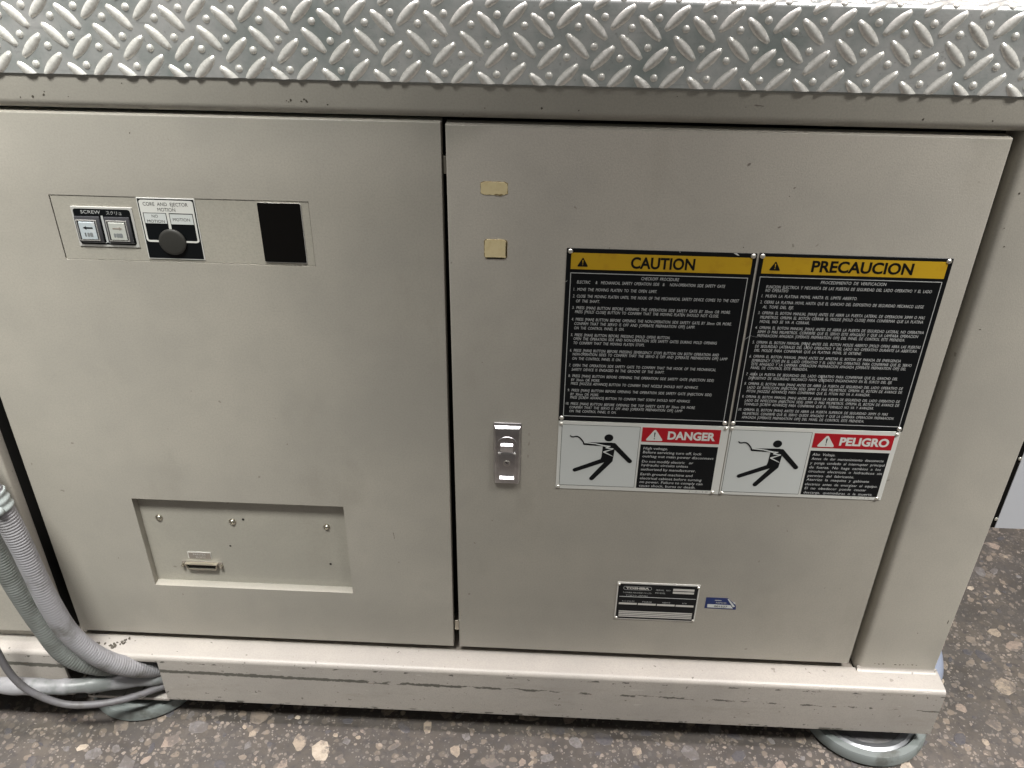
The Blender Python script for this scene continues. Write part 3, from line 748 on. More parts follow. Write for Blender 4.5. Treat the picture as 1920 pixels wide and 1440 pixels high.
cp = procedure_plate('black CAUTION plate in English with yellow header band, upper left of the four', 0.1596, 0.4132, 0.5402, 0.8193, (0.1659, 0.4078, 0.7890, 0.8130), (0.1660, 0.4060, 0.5485, 0.7838), 'CAUTION', (0.2467, 0.3326), (0.7930, 0.0150), 0.1820, CAU, ((0.1645, 0.8150), (0.4085, 0.8155), (0.1640, 0.5450), (0.4080, 0.5455)), 0.14)
pp = procedure_plate('black PRECAUCION plate in Spanish with yellow header band, upper right of the four', 0.4164, 0.6708, 0.5415, 0.8203, (0.4222, 0.6649, 0.7909, 0.8153), (0.4215, 0.6645, 0.5495, 0.7862), 'PRECAUCION', (0.4877, 0.6218), (0.7957, 0.0148), 0.4393, PRE, ((0.4205, 0.8158), (0.6655, 0.8163), (0.4200, 0.5460), (0.6655, 0.5462)), 0.14)
b = bmesh.new()
def sliver(x0, z0, x1, z1, w0, w1): prism(b, [(x0 - w0, z0), (x0 + w0, z0), (x1 + w1, z1), (x1 - w1, z1)], -0.00175, -0.0016)
sliver(0.5005, 0.6880, 0.5045, 0.6790, 0.0003, 0.0011); sliver(0.5330, 0.6330, 0.5392, 0.6212, 0.0008, 0.0003)
sliver(0.4140, 0.6878, 0.4230, 0.6955, 0.0003, 0.0003); sliver(0.4230, 0.6955, 0.4330, 0.6930, 0.0003, 0.0002); sliver(0.4390, 0.6370, 0.4360, 0.6220, 0.0002, 0.0003)
sliver(0.6430, 0.6580, 0.6480, 0.6540, 0.0002, 0.0002)
obj('scratch', b, M['grey_text'], pp)
b = bmesh.new(); sliver(0.3835, 0.8192, 0.3885, 0.8160, 0.0022, 0.0012); sliver(0.1600, 0.7700, 0.1620, 0.7715, 0.0003, 0.0003); sliver(0.31, 0.8192, 0.311, 0.8175, 0.0003, 0.0002)
obj('scratch', b, M['white'], cp)

def danger_plate(label, x0, x1, z0, z1, word, wx, lines, riv, dx, red, blk, pic, tx, stamp):
    t = thing('danger_plate', label, 'warning plate', ((x0 + x1) / 2, 0, z0), 'riveted warning plates on the right door')
    b = rbox(x0, x1, -0.0012, -0.00005, z0, z1, 0.0003, 1); obj('backing_plate', b, M['white'], t)
    b = bmesh.new(); prism(b, rr(pic[0], pic[1], pic[2], pic[3]), -0.0014, -0.00125); obj('pictogram_field', b, M['white2'], t)
    b = bmesh.new(); frame_line(b, pic[0] - 0.0005, pic[1] + 0.0005, pic[2] - 0.0005, pic[3] + 0.0005, 0.0005, -0.0015, -0.00141); obj('border_line', b, M['black'], t)
    b = bmesh.new(); y = [-0.0016]
    def lay(pts):
        prism(b, [(px + dx, pz) for px, pz in pts], y[0], y[0] + 0.0001); y[0] -= 0.00004
    lay([(0.2373 + 0.0068 * math.cos(k * math.pi / 12), 0.5114 + 0.0066 * math.sin(k * math.pi / 12)) for k in range(24)])
    lay(capsule(0.2012, 0.4992, 0.2420, 0.4988, 0.0026, 0.0039))
    lay([(0.2293, 0.5010), (0.2468, 0.5019), (0.2480, 0.4950), (0.2466, 0.4758), (0.2461, 0.4688), (0.2393, 0.4628), (0.2342, 0.4655), (0.2270, 0.4700), (0.2285, 0.4760)])
    lay(capsule(0.2455, 0.4982, 0.2723, 0.4687, 0.0042, 0.0036))
    lay(capsule(0.2320, 0.4690, 0.1886, 0.4482, 0.0040, 0.0034))
    lay(capsule(0.2415, 0.4690, 0.2157, 0.4330, 0.0046, 0.0037))
    W = [(0.1788, 0.5130), (0.1808, 0.5113), (0.1835, 0.5112), (0.1868, 0.5122), (0.1900, 0.5120), (0.1930, 0.5102), (0.1955, 0.5075), (0.1980, 0.5040), (0.1995, 0.5012)]
    for p, q in zip(W, W[1:]): lay(capsule(*p, *q, 0.0010, 0.0010, 4))
    obj('shocked_figure', b, M['black'], t)
    b = bmesh.new(); y[0] = -0.0021
    Z = [((0.1985, 0.5018), (0.2180, 0.4998), .0011, .0008), ((0.2180, 0.4998), (0.2330, 0.4962), .0008, .0012), ((0.2320, 0.4964), (0.2405, 0.4962), .0011, .0005), ((0.2400, 0.4962), (0.2345, 0.4935), .0007, .0010), ((0.2345, 0.4930), (0.2450, 0.4915), .0009, .0008), ((0.2450, 0.4913), (0.2312, 0.4852), .0006, .0011), ((0.2312, 0.4852), (0.2452, 0.4776), .0011, .0004)]
    for p, q, r0, r1 in Z: lay(capsule(*p, *q, r0, r1, 4))
    obj('lightning_bolt', b, M['white2'], t)
    b = bmesh.new(); box(b, red[0], red[1], -0.0014, -0.00125, red[2], red[3]); obj('red_band', b, M['red'], t)
    b = bmesh.new(); prism(b, tri(tx, red[2] + 0.0023, red[3] - 0.0022, 0.0138, 0.0042), -0.00155, -0.00141); obj('warning_triangle', b, M['white'], t)
    b = bmesh.new(); prism(b, [(tx - 0.0010, red[2] + 0.0178), (tx + 0.0010, red[2] + 0.0178), (tx + 0.0004, red[2] + 0.0088), (tx - 0.0004, red[2] + 0.0088)], -0.0017, -0.0016); disc(b, tx, red[2] + 0.0062, 0.0009, -0.0017, -0.0016, 8); obj('exclamation_mark', b, M['black'], t)
    b = bmesh.new(); write(b, word, wx[0], wx[1], wx[2], 0.0136, -0.00155, 0.04, 0.0, 4); obj('title_lettering', b, M['white'], t)
    b = bmesh.new(); box(b, blk[0], blk[1], -0.0014, -0.00125, blk[2], blk[3]); obj('black_field', b, M['black'], t)
    b = bmesh.new()
    for a, c, z, s in lines: write(b, s, a, c, z - 0.0024, 0.0047, -0.00155, 0.0, 0.08, 2)
    obj('notice_lettering', b, M['silver'], t)
    b = bmesh.new(); write(b, '1-2-15', stamp, stamp + 0.030, z0 + 0.0022, 0.0028, -0.00135, 0, 0, 1); obj('stamped_number', b, M['faint'], t)
    rivets(t, riv, 0.0030)
    return t
danger_plate('white DANGER plate in English with red header and falling figure, lower left of the four', 0.1600, 0.4160, 0.4102, 0.5396, 'DANGER', (0.3257, 0.3972, 0.5130), DAN, ((0.1640, 0.5345), (0.4112, 0.5362), (0.1638, 0.4142), (0.4068, 0.4138)), 0.0, (0.2867, 0.4043, 0.5066, 0.5330), (0.2863, 0.4040, 0.4172, 0.5012), (0.1657, 0.2830, 0.4182, 0.5330), 0.3060, 0.370)
danger_plate('white PELIGRO plate in Spanish with red header and falling figure, lower right of the four', 0.4174, 0.6690, 0.4104, 0.5408, 'PELIGRO', (0.5831, 0.6563, 0.5132), PEL, ((0.4200, 0.5362), (0.6645, 0.5362), (0.4215, 0.4138), (0.6625, 0.4138)), 0.2545, (0.5436, 0.6621, 0.5068, 0.5334), (0.5434, 0.6616, 0.4166, 0.5013), (0.4203, 0.5396, 0.4170, 0.5342), 0.5636, 0.622)

# ================================================================ NAMEPLATE
t = thing('nameplate', 'black and silver rating nameplate with blank fields, low on the right door', 'nameplate', (0.343, 0, 0.1255), None)
X0, X1, Z0, Z1 = 0.2732, 0.4133, 0.1252, 0.2130
b = rbox(X0, X1, -0.0014, -0.00005, Z0, Z1, 0.0004, 1); obj('backing_plate', b, M['plate_edge'], t)
b = bmesh.new(); box(b, X0 + 0.0024, X1 - 0.0024, -0.0016, -0.00145, Z0 + 0.0024, Z1 - 0.0034); obj('black_field', b, M['black'], t)
b = bmesh.new()
for x0, x1, z0, z1 in ((0.3685, 0.4044, 0.1978, 0.2027), (0.3685, 0.4044, 0.1913, 0.1960), (0.2788, 0.3096, 0.1614, 0.1656), (0.3116, 0.3424, 0.1612, 0.1654), (0.3443, 0.3750, 0.1610, 0.1652), (0.3766, 0.4072, 0.1608, 0.1650),
                       (0.2802, 0.4070, 0.1436, 0.1462), (0.2802, 0.4070, 0.1396, 0.1422), (0.2802, 0.4070, 0.1356, 0.1382), (0.2802, 0.4070, 0.1316, 0.1342)):
    prism(b, rr(x0, x1, z0, z1), -0.00175, -0.00161)
obj('blank_field', b, M['plate_edge'], t)
b = bmesh.new(); box(b, 0.2785, 0.4090, -0.00175, -0.00161, 0.1795, 0.1806); obj('divider_line', b, M['grey_text'], t)
b = bmesh.new()
o_, i_ = rr(0.2840, 0.3322, 0.1962, 0.2046, 0.0041, 6), rr(0.2847, 0.3315, 0.1969, 0.2039, 0.0034, 6)
va = [b.verts.new((x, -0.00175, z)) for x, z in o_]; vb = [b.verts.new((x, -0.00175, z)) for x, z in i_]
for k in range(len(va)): b.faces.new((va[k], va[(k + 1) % len(va)], vb[(k + 1) % len(va)], vb[k]))
obj('oval_outline', b, M['grey_text'], t)
b = bmesh.new(); write(b, 'TOSHIBA', 0.2882, 0.3280, 0.1983, 0.0042, -0.00176, 0.05, 0, 2); obj('maker_lettering', b, M['plate_edge'], t)
b = bmesh.new()
for s, x0, x1, z, c in (('TOSHIBA MACHINE CO.,LTD.', 0.2840, 0.3336, 0.1884, 0.0030), ('TOKYO  JAPAN', 0.2893, 0.3263, 0.1818, 0.0028), ('SERIAL  NO', 0.3393, 0.3645, 0.1965, 0.0034), ('MODEL', 0.3391, 0.3563, 0.1897, 0.0034), ('A.C VOLTS', 0.2835, 0.3052, 0.1678, 0.0030), ('PHASE', 0.3189, 0.3351, 0.1676, 0.0030), ('HERTZ', 0.3531, 0.3666, 0.1676, 0.0030), ('K.W', 0.3876, 0.3951, 0.1676, 0.0030)):
    write(b, s, x0, x1, z, c, -0.00176, 0.0, 0, 1)
obj('field_lettering', b, M['grey_text'], t)
rivets(t, ((0.2762, 0.2085), (0.4104, 0.2078), (0.2766, 0.1292), (0.4101, 0.1288)), 0.0024)

# asset sticker, one corner torn away
t = thing('asset_sticker', 'small torn blue sticker with a pale stripe right of the rating nameplate', 'sticker', (0.453, 0, 0.1585))
b = bmesh.new(); prism(b, [(0.4266, 0.1592), (0.4804, 0.1582), (0.4798, 0.1668), (0.4779, 0.1701), (0.4641, 0.1840), (0.4636, 0.1846), (0.4268, 0.1846)], -0.0004, -0.00005); obj('foil', b, M['blue'], t)
b = bmesh.new(); prism(b, [(0.4310, 0.1613), (0.4752, 0.1610), (0.4700, 0.1684), (0.4306, 0.1690)], -0.0006, -0.00045); prism(b, [(0.4630, 0.1828), (0.4655, 0.1824), (0.4782, 0.1658), (0.4745, 0.1644)], -0.0008, -0.00065); prism(b, [(0.4742, 0.1768), (0.4780, 0.1742), (0.4768, 0.1722), (0.4738, 0.1738)], -0.0006, -0.00045); obj('pale_stripe', b, M['white2'], t)
b = bmesh.new(); write(b, '001527', 0.4424, 0.4650, 0.1629, 0.0042, -0.0009, 0.01, 0, 2); obj('digits', b, M['knob'], t)
b = bmesh.new(); write(b, 'NIPCO', 0.4447, 0.4621, 0.1718, 0.0036, -0.0009, 0.01, 0, 2); prism(b, [(0.442, 0.1782), (0.4534, 0.1780), (0.4534, 0.1792), (0.442, 0.1794)], -0.0006, -0.00045); obj('lettering', b, M['grey_text'], t)

# two patches of old adhesive
def torn(x0, x1, z0, z1, j):
    pts = []
    for (ax, az, bx, bz) in ((x0, z0, x1, z0), (x1, z0, x1, z1), (x1, z1, x0, z1), (x0, z1, x0, z0)):
        for k in range(9):
            t_ = k / 9; q = 0.0015 if k == 0 else 0
            cx, cz = (x0 + x1) / 2, (z0 + z1) / 2
            x, z = ax + (bx - ax) * t_ + rnd.uniform(-j, j), az + (bz - az) * t_ + rnd.uniform(-j, j)
            if q: x += q * (1 if cx > x else -1); z += q * (1 if cz > z else -1)
            pts.append((x, z))
    return pts
for x0, x1, z0, z1, lab in ((0.0444, 0.0790, 0.8905, 0.9076, 'flat yellowed sticker remnant, upper of two near the left edge of the right door'), (0.0489, 0.0789, 0.8010, 0.8282, 'squarish yellowed sticker remnant, lower of two above the chrome latch')):
    t = thing('sticker_remnant', lab, 'sticker', ((x0 + x1) / 2, 0, z0), 'yellowed sticker remnants')
    b = bmesh.new(); prism(b, torn(x0 - 0.0006, x1 + 0.0006, z0 - 0.0007, z1 + 0.0005, 0.0004), -0.0002, -0.00005); obj('residue_rim', b, M['tape_edge'], t)
    b = bmesh.new(); prism(b, torn(x0, x1, z0, z1, 0.00035), -0.0009, -0.00025); obj('patch', b, M['tape'], t)
    b = bmesh.new()
    if z0 > 0.85: prism(b, torn(0.0620, 0.0730, 0.8895, 0.8918, 0.0006), -0.0012, -0.00095)
    else: prism(b, torn(0.0500, 0.0775, 0.8006, 0.8020, 0.0005), -0.0012, -0.00095); prism(b, torn(0.0772, 0.0790, 0.803, 0.826, 0.0003), -0.0011, -0.00095)
    obj('torn_edge', b, M['tape_edge'], t)

# ================================================================ LATCH
t = thing('door_latch', 'satin chrome flush latch with push pad and key lock on the right door', 'latch', (0.083, 0, 0.418))
LX = 0.0828; z0, z1 = 0.4185, 0.5335
b = rbox(LX - 0.0212, LX + 0.0212, -0.0027, -0.0001, z0 + 0.003, z1 - 0.001, 0.0014, 2); obj('flange', b, M['chrome'], t, 40)
b = bmesh.new()
prof = [(-0.0028, z0 + 0.001), (-0.0080, z0 + 0.003), (-0.0080, z1 - 0.0085), (-0.0028, z1 - 0.0052)]
xa, xb = LX - 0.0185, LX + 0.0185
hole = None
va = [b.verts.new((xa - (0.002 if y > -0.006 else 0), y, z)) for y, z in prof]; vb = [b.verts.new((xb + (0.002 if y > -0.006 else 0), y, z)) for y, z in prof]
for k in range(3): b.faces.new((va[k], vb[k], vb[k + 1], va[k + 1]))
b.faces.new(va); b.faces.new(vb[::-1]); b.faces.new((va[3], vb[3], vb[0], va[0]))
bmesh.ops.recalc_face_normals(b, faces=b.faces)
bmesh.ops.bevel(b, geom=[e for e in b.edges], offset=0.0007, segments=2, affect='EDGES', profile=0.5)
obj('housing', b, M['chrome'], t, 40)
CZ = 0.4945
b = bmesh.new(); ro, ri, nn = 0.0168, 0.0156, 36
R0 = [b.verts.new((LX + ro * math.cos(2 * math.pi * k / nn), -0.00805, CZ + ro * math.sin(2 * math.pi * k / nn))) for k in range(nn)]
R1 = [b.verts.new((LX + (ro - .0005) * math.cos(2 * math.pi * k / nn), -0.0089, CZ + (ro - .0005) * math.sin(2 * math.pi * k / nn))) for k in range(nn)]
R2 = [b.verts.new((LX + ri * math.cos(2 * math.pi * k / nn), -0.0082, CZ + ri * math.sin(2 * math.pi * k / nn))) for k in range(nn)]
for k in range(nn):
    j = (k + 1) % nn
    b.faces.new((R0[k], R0[j], R1[j], R1[k])); b.faces.new((R1[k], R1[j], R2[j], R2[k]))
b.faces.new(R2); bmesh.ops.recalc_face_normals(b, faces=b.faces); obj('finger_dish', b, M['chrome'], t, 30)
b = rbox(LX - 0.0134, LX + 0.0132, -0.0096, -0.0083, 0.4300, 0.4815, 0.0006, 2); obj('lever', b, M['chrome'], t, 40)
b = bmesh.new(); extrude_profile(b, [(-0.0094, 0.4822), (-0.0135, 0.4955), (-0.0132, 0.4968), (-0.0088, 0.4996), (-0.0088, 0.4822)], 'x', LX - 0.0098, LX + 0.0090); obj('push_pad', b, M['chrome'], t)
b = bmesh.new(); extrude_profile(b, [(-0.0098, 0.4320), (-0.0148, 0.4332), (-0.0148, 0.4345), (-0.0098, 0.4376)], 'x', LX - 0.0112, LX + 0.0112); obj('lever_lip', b, M['chrome'], t)
for sx in (-1, 1):
    b = rbox(LX + sx * 0.0118 - 0.0018, LX + sx * 0.0118 + 0.0018, -0.0108, -0.0097, 0.4795, 0.4825, 0.0004, 1); obj('pivot', b, M['plate_edge'], t)
b = bmesh.new()
bb = bmesh.new(); disc(b, LX - 0.0002, 0.4620, 0.0052, -0.0106, -0.0097, 24); bb.free(); obj('key_lock', b, M['rivet'], t)
b = bmesh.new(); disc(b, LX - 0.0002, 0.4625, 0.0043, -0.0109, -0.0107, 24); obj('key_plug', b, M['chrome'], t)
b = bmesh.new(); prism(b, [(LX - 0.0026, 0.4650), (LX - 0.0016, 0.4660), (LX + 0.0014, 0.4630), (LX + 0.0004, 0.4620)], -0.0112, -0.0110); obj('keyhole', b, M['hole'], t)

# ================================================================ CONTROLS ON THE LEFT DOOR
t = thing('push_button_switch', 'twin push button screw switch in a black bezel with white arrow caps', 'switch', (-0.467, 0, 0.804))
b = rbox(-0.5085, -0.4248, -0.0008, 0.0008, 0.8012, 0.8586, 0.0003, 1); obj('mounting_plate', b, M['plate_edge'], t)
b = bmesh.new(); prism(b, rr(-0.5058, -0.4278, 0.8046, 0.8556, 0.0035), -0.0011, -0.00085); obj('black_field', b, M['black'], t)
b = bmesh.new(); write(b, 'SCREW', -0.4954, -0.4684, 0.8490, 0.0045, -0.0013, 0.0, 0, 3); write(b, 'スクリュ', -0.4605, -0.4397, 0.8482, 0.0042, -0.0013, 0.0, 0, 3); obj('lettering', b, M['grey_text'], t)
b = bmesh.new(); box(b, -0.4692, -0.4663, -0.0013, -0.00115, 0.8078, 0.8463); box(b, -0.5030, -0.4695, -0.0013, -0.00115, 0.8070, 0.8078); box(b, -0.4660, -0.4305, -0.0013, -0.00115, 0.8068, 0.8076); obj('light_line', b, M['grey_text'], t)
for i, (x0, x1) in enumerate(((-0.5052, -0.4710), (-0.4645, -0.4300))):
    b = rbox(x0, x1, -0.0045, -0.00135, 0.8088, 0.8455, 0.0010, 2); hs = obj('button_housing', b, M['smoke'], t, 40)
    b = bmesh.new(); xa, xb, za, zb = x0 + 0.0025, x1 - 0.0040, 0.8118, 0.8412
    for (a0, a1, c0, c1) in ((xa, xb, zb - 0.001, zb), (xa, xb, za, za + 0.001), (xa, xa + 0.001, za + .0011, zb - .0011), (xb - 0.001, xb, za + .0011, zb - .0011)): box(b, a0, a1, -0.0062, -0.0046, c0, c1)
    obj('cap_rim', b, M['bezel'], hs)
    b = rbox(xa + 0.0030, xb - 0.0026, -0.0068, -0.0046, za + 0.0018, zb - 0.0024, 0.0008, 2); obj('button_cap', b, M['button'] if i == 0 else M['button_warm'], hs)
    cx = (xa + xb) / 2 + 0.001; s = -1 if i == 0 else 1
    b = bmesh.new(); prism(b, [(cx + s * u, 0.8305 + v) for u, v in ((-0.0068, 0.0011), (0.0022, 0.0011), (0.0022, 0.0026), (0.0068, 0), (0.0022, -0.0026), (0.0022, -0.0011), (-0.0068, -0.0011))], -0.0070, -0.00685); obj('arrow', b, M['black'] if i == 0 else M['brownish'], hs)
    b = bmesh.new()
    for q in range(3): prism(b, rr(cx - 0.0070 + q * 0.0035 + (0 if i else 0.001), cx - 0.0040 + q * 0.0046, 0.8178, 0.8238, 0.0014, 3), -0.0070 - 0.00004 * q, -0.00685)
    obj('screw_symbol', b, M['mid_grey'], hs)

t = thing('selector_switch', 'black and white rotary selector plate marked for core and ejector motion', 'switch', (-0.376, 0, 0.785))
b = rbox(-0.4156, -0.3370, -0.0008, 0.0008, 0.7855, 0.8734, 0.0003, 1); obj('backing_plate', b, M['white'], t)
b = bmesh.new(); prism(b, rr(-0.4144, -0.3381, 0.7868, 0.8722), -0.0010, -0.00085); obj('black_field', b, M['black'], t)
b = bmesh.new(); prism(b, rr(-0.4128, -0.3398, 0.8526, 0.8706, 0.0035, 5, (0, 0, 1, 1)), -0.0012, -0.00105)
for x0, x1, z0, z1 in ((-0.4128, -0.4102, 0.8150, 0.85255), (-0.3424, -0.3398, 0.8150, 0.85255), (-0.3785, -0.3749, 0.8290, 0.85255), (-0.4085, -0.3925, 0.8106, 0.8132), (-0.3600, -0.3441, 0.8106, 0.8132)): box(b, x0, x1, -0.0012, -0.00105, z0, z1)
for cx, a0 in ((-0.4085, 180), (-0.3441, 270)):
    prism(b, arc(cx, 0.8150, 0.0043, a0, a0 + 90, 6) + arc(cx, 0.8150, 0.0017, a0 + 90, a0, 6), -0.0012, -0.00105)
obj('white_outline', b, M['white'], t)
b = bmesh.new(); prism(b, rr(-0.4093, -0.3792, 0.8376, 0.8521), -0.0014, -0.00125); prism(b, rr(-0.3741, -0.3432, 0.8370, 0.8516), -0.0014, -0.00125); obj('legend_field', b, M['white2'], t)
b = bmesh.new(); frame_line(b, -0.4097, -0.3789, 0.8372, 0.8525, 0.0005, -0.0015, -0.00141); frame_line(b, -0.3745, -0.3428, 0.8366, 0.8520, 0.0005, -0.0015, -0.00141); obj('border_line', b, M['black'], t)
b = bmesh.new()
for s, x0, x1, z in (('CORE  AND  EJECTOR', -0.4075, -0.3468, 0.8626), ('MOTION', -0.3890, -0.3650, 0.8550)): write(b, s, x0, x1, z, 0.0048, -0.0014, 0.0, 0, 3)
for s, x0, x1, z, c in (('NO', -0.3987, -0.3903, 0.8460, 0.0040), ('MOTION', -0.4062, -0.3825, 0.8388, 0.0040), ('MOTION', -0.3706, -0.3474, 0.8418, 0.0042)): write(b, s, x0, x1, z, c, -0.0016, 0.0, 0, 3)
obj('lettering', b, M['knob'], t)
b = bmesh.new(); KX, KZ, KR = -0.3765, 0.8120, 0.0186
def yring(b, prof, x, z, n=40, squash=1.0):
    rings = [[b.verts.new((x + r * math.cos(2 * math.pi * k / n), y, z + r * squash * math.sin(2 * math.pi * k / n))) for k in range(n)] for r, y in prof]
    for p, q in zip(rings, rings[1:]):
        for k in range(n): b.faces.new((p[k], p[(k + 1) % n], q[(k + 1) % n], q[k]))
    b.faces.new(rings[-1]); bmesh.ops.recalc_face_normals(b, faces=b.faces)
yring(b, [(KR - 0.0006, -0.0012), (KR, -0.0022), (KR, -0.0042), (KR - 0.001, -0.0052), (KR - 0.004, -0.0056)], KX, KZ)
obj('knob', b, M['knob'], t, 40)

t = thing('blank_display_cover', 'glossless black rectangular cover at the right end of the control strip', 'cover', (-0.224, 0, 0.786))
b = bmesh.new(); prism(b, rr(-0.2532, -0.1950, 0.7850, 0.8708, 0.0015), -0.0008, 0.0008); obj('rim', b, M['plate_edge'], t)
b = bmesh.new(); prism(b, rr(-0.2532, -0.1956, 0.7862, 0.8708, 0.0015), -0.0014, -0.00085); obj('black_window', b, M['black_soft'], t)

t = thing('data_connector', 'metal D-shaped data socket in the recess of the left door', 'connector', (-0.447, 0.0155, 0.19))
def dshell(cx, cz, hw, hh, k, r=0.002): return [(cx - hw, cz + hh), (cx + hw, cz + hh), (cx + hw - k, cz - hh), (cx - hw + k, cz - hh)][::-1]
CX, CZ2 = -0.4487, 0.1985
b = bmesh.new(); prism(b, rr(CX - 0.036, CX + 0.036, CZ2 - 0.0068, CZ2 + 0.0068, 0.002), 0.0138, 0.0149); obj('mounting_flange', b, M['brownish'], t)
b = bmesh.new(); o1 = dshell(CX, CZ2, 0.0285, 0.0062, 0.003); i1 = dshell(CX, CZ2, 0.0270, 0.0048, 0.003)
A = [b.verts.new((x, 0.0137, z)) for x, z in o1]; B = [b.verts.new((x, 0.0075, z)) for x, z in o1]; D = [b.verts.new((x, 0.0075, z)) for x, z in i1]; E = [b.verts.new((x, 0.0130, z)) for x, z in i1]
for p, q in ((A, B), (B, D), (D, E)):
    for k in range(4): b.faces.new((p[k], p[(k + 1) % 4], q[(k + 1) % 4], q[k]))
bmesh.ops.recalc_face_normals(b, faces=b.faces); obj('shell', b, M['shell'], t)
b = bmesh.new(); prism(b, dshell(CX, CZ2, 0.0268, 0.0046, 0.003), 0.0100, 0.0128); obj('socket_insert', b, M['black_soft'], t)
for x in (CX - 0.0335, CX + 0.0335):
    b = bmesh.new(); disc(b, x, CZ2, 0.0030, 0.0085, 0.0137, 6); dome(b, x, CZ2, 0.0085, 0.0018, 0.0008, 8); obj('jack_screw', b, M['zinc'], t)
t = thing('connector_tag', 'small dark engraved tag above the data socket', 'tag', (-0.449, 0.0155, 0.2125))
b = rbox(-0.4710, -0.4295, 0.0140, 0.0149, 0.2120, 0.2280, 0.0003, 1); obj('backing_plate', b, M['plate_edge'], t)
b = bmesh.new(); box(b, -0.4690, -0.4305, 0.0137, 0.01395, 0.2128, 0.2264); obj('dark_field', b, M['brownish'], t)
b = bmesh.new(); write(b, 'PRINTER', -0.4610, -0.4385, 0.2208, 0.0036, 0.0135, 0.0, 0, 2); write(b, 'RS-232C', -0.4570, -0.4400, 0.2150, 0.0032, 0.0135, 0, 0, 1); obj('lettering', b, M['plate_edge'], t)

# ================================================================ FEET
def foot(cx, cy, lab, r=0.118, shiny=True):
    t = thing('levelling_foot', lab, 'levelling foot', (cx, cy, FZ), 'round levelling feet under the base')
    b = bmesh.new(); lathe(b, [(r * 0.97, FZ + 0.0012), (r, FZ + 0.006), (r * 0.992, FZ + 0.021), (r * 0.965, FZ + 0.0255), (r * 0.86, FZ + 0.026), (r * 0.845, FZ + 0.024), (r * 0.84, FZ + 0.012), (0.01, FZ + 0.012)], cx, cy, 56); obj('pad', b, M['foot'], t, 35)
    b = bmesh.new(); lathe(b, [(r * 0.83, FZ + 0.0122), (r * 0.82, FZ + 0.0190), (r * 0.77, FZ + 0.0225), (r * 0.68, FZ + 0.0205), (r * 0.66, FZ + 0.0150), (0.03, FZ + 0.0150)], cx, cy, 48); obj('inner_dome', b, M['foot_steel'] if shiny else M['foot'], t, 35)
    b = bmesh.new(); lathe(b, [(r * 0.655, FZ + 0.0152), (r * 0.60, FZ + 0.0175), (0.03, FZ + 0.0185)], cx, cy, 40); obj('rubber_disc', b, M['cable'], t, 35)
    b = bmesh.new(); lathe(b, [(0.018, FZ + 0.0186), (0.018, BOT - 0.009)], cx, cy, 6); lathe(b, [(0.010, BOT - 0.0088), (0.010, -0.0705)], cx, cy, 16); obj('stud_bolt', b, M['zinc'], t)
foot(0.771, 0.040, 'round grey-green levelling foot with polished dome under the right corner')
foot(-0.625, 0.052, 'round grey-green levelling foot under the cut-out by the conduits', 0.108, False)  # dome takes the dull pad colour, so its shade is painted in

# ================================================================ HOSES
def ribbed(name, pts, r, mat, lab, cat, pitch=0.0052, depth=0.0014, root=None):
    path = resample(smooth_path(pts, 12), pitch / 4)
    b = bmesh.new(); tube(b, path, lambda i, s: r - depth * (0.5 - 0.5 * math.cos(2 * math.pi * s / pitch)) + 0.0004 * math.sin(s * 31), 22)
    t = thing(name, lab, cat, root or (-0.7, -0.085, -0.06)); obj('ribbed_jacket', b, M[mat], t, 180); return t
tA = ribbed('ribbed_conduit', [(-0.790, -0.085, 0.60), (-0.722, -0.085, 0.4921), (-0.6975, -0.085, 0.4106), (-0.6860, -0.085, 0.335), (-0.6804, -0.085, 0.2665), (-0.6734, -0.085, 0.1946), (-0.6606, -0.082, 0.1203), (-0.632, -0.072, 0.0535), (-0.598, -0.050, 0.0017), (-0.5573, -0.012, -0.0400), (-0.50, 0.022, -0.052)], 0.0178, 'hose', 'light grey ribbed conduit curving down in front of the others into the base cut-out', 'conduit')
b = bmesh.new()
P = resample(smooth_path([(-0.6945, -0.085, 0.396), (-0.6975, -0.085, 0.4106), (-0.7015, -0.085, 0.426)], 8), 0.002)
tube(b, P, lambda i, s: 0.0200 + 0.0010 * math.sin(s * 500), 20); obj('clear_sleeve', b, M['clamp'], tA, 60)
b = bmesh.new(); bmesh.ops.create_uvsphere(b, u_segments=12, v_segments=8, radius=0.0075, matrix=Matrix.Translation((-0.6850, -0.103, 0.405))); obj('sleeve_knob', b, M['clamp'], tA, 180)
ribbed('ribbed_conduit', [(-0.755, -0.066, 0.47), (-0.7487, -0.066, 0.3701), (-0.7433, -0.066, 0.2686), (-0.7336, -0.066, 0.1967), (-0.7186, -0.066, 0.1211), (-0.6968, -0.064, 0.0465), (-0.6591, -0.050, 0.0007), (-0.6161, -0.015, -0.0399), (-0.55, 0.02, -0.06)], 0.0170, 'hose_dark', 'darker green-grey ribbed conduit running half hidden behind the light grey one', 'conduit')
path = resample(smooth_path([(-0.96, -0.078, -0.030), (-0.8687, -0.078, -0.0293), (-0.7699, -0.078, -0.0294), (-0.704, -0.072, -0.0321), (-0.6468, -0.050, -0.0439), (-0.5624, -0.020, -0.0577), (-0.50, 0.01, -0.06)], 12), 0.004)
t = thing('wrapped_hose', 'whitish tape-wrapped hose lying horizontally in front of the base channel', 'hose', (-0.75, -0.078, -0.046))
b = bmesh.new(); tube(b, path, lambda i, s: 0.0150 + 0.0010 * math.sin(s * 47) + 0.0006 * math.sin(s * 131) - (0.0016 if 0.255 < s < 0.285 else 0), 22); obj('wrapping', b, M['hose_white'], t, 180)
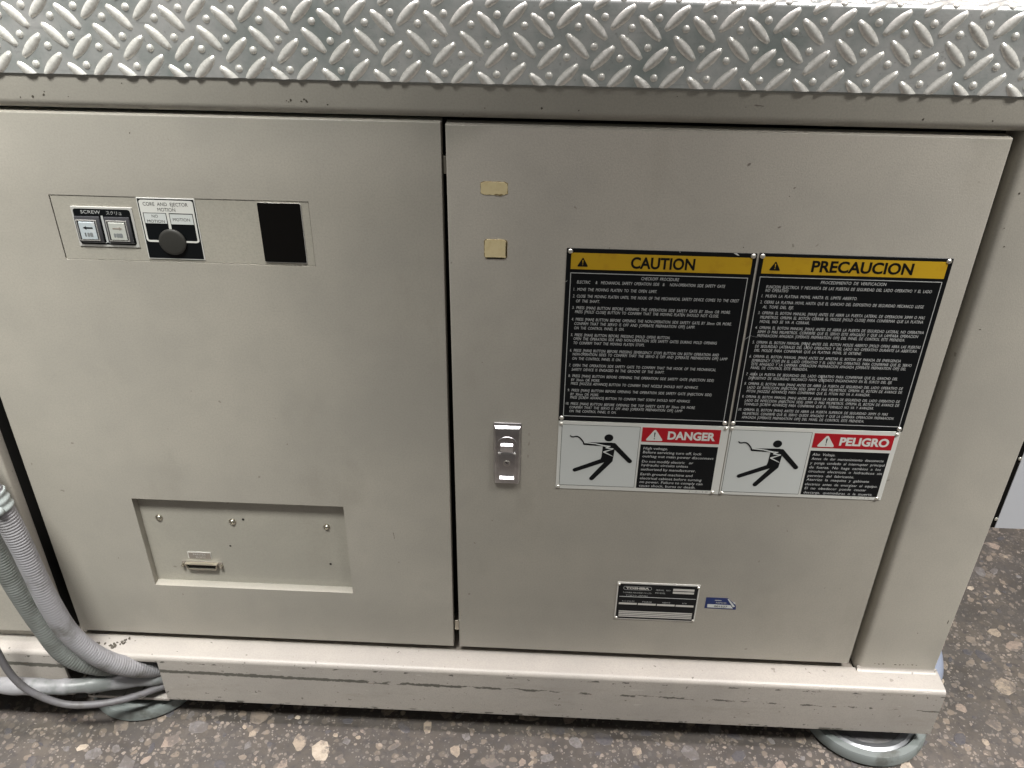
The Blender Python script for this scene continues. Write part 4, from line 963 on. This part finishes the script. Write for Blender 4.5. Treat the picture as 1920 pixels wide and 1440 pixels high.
path = resample(smooth_path([(-0.79, -0.10, 0.20), (-0.7868, -0.1, 0.1279), (-0.785, -0.1, 0.0727), (-0.7765, -0.1, 0.0213), (-0.7533, -0.1, -0.0172), (-0.7074, -0.095, -0.0515), (-0.6551, -0.085, -0.0611), (-0.6058, -0.065, -0.0667), (-0.5617, -0.032, -0.0747), (-0.51, 0.0, -0.078)], 12), 0.004)
t = thing('thin_cable', 'thin slate-grey cable sagging lowest of the lines at the left', 'cable', (-0.72, -0.1, -0.06))
b = bmesh.new(); tube(b, path, lambda i, s: 0.0064, 14); obj('sheath', b, M['cable'], t, 180)
path = resample(smooth_path([(0.79, 0.40, -0.118), (0.87, 0.36, -0.118), (0.925, 0.27, -0.118), (0.935, 0.18, -0.118), (0.905, 0.105, -0.118), (0.84, 0.09, -0.118), (0.76, 0.20, -0.118)], 12), 0.006)
t = thing('floor_hose', 'bluish hose looping out behind the right end of the base', 'hose', (0.93, 0.2, FZ))
b = bmesh.new(); tube(b, path, lambda i, s: 0.031, 22); obj('jacket', b, M['rear_hose'], t, 180)

# ================================================================ NEIGHBOURS
t = thing('side_panel', 'beige sheet side panel at the far left behind the hanging conduits', 'panel', (-0.95, 0.0, 0.058))
b = bmesh.new(); extrude_profile(b, [(-1.3, -0.020), (-0.7230, -0.020)] + arc(-0.7230, -0.0145, 0.0055, 270, 360, 5)[1:] + [(-0.7175, 0.002), (-0.7300, 0.002), (-0.7300, 0.020), (-1.3, 0.020)], 'z', 0.050, 0.984)
obj('sheet', b, M['paint'], t, 35)
b = bmesh.new(); box(b, -0.7295, -0.7178, 0.0025, 0.0610, 0.0225, 0.984); obj('gap_shade_wall', b, M['dark'], t)  # near-black wall added to paint the shade of the left gap
b = bmesh.new(); box(b, -1.3, -0.7300, -0.006, 0.045, 0.0225, 0.0495); obj('plinth', b, M['paint'], t)
t = thing('cover_panel', 'pale lavender-white sheet panel beyond the right edge of the corner post', 'panel', (1.0, 0.03, 0.337))
b = rbox(0.8790, 1.02, 0.0300, 0.0330, 0.3370, 1.02, 0.0006, 1); obj('sheet', b, M['pale'], t)
b = bmesh.new(); box(b, 0.8550, 0.8786, 0.0300, 0.0330, 0.3385, 0.508); obj('rubber_seal', b, M['black_soft'], t)
for z in (0.3565, 0.4780):
    b = bmesh.new(); dome(b, 0.8765, z, 0.0299, 0.0032, 0.002, 12); obj('screw', b, M['rivet'], t)
b = bmesh.new(); box(b, 0.8532, 0.8549, 0.030, 0.60, 0.60, 1.02); obj('stay', b, M['pale'], t)
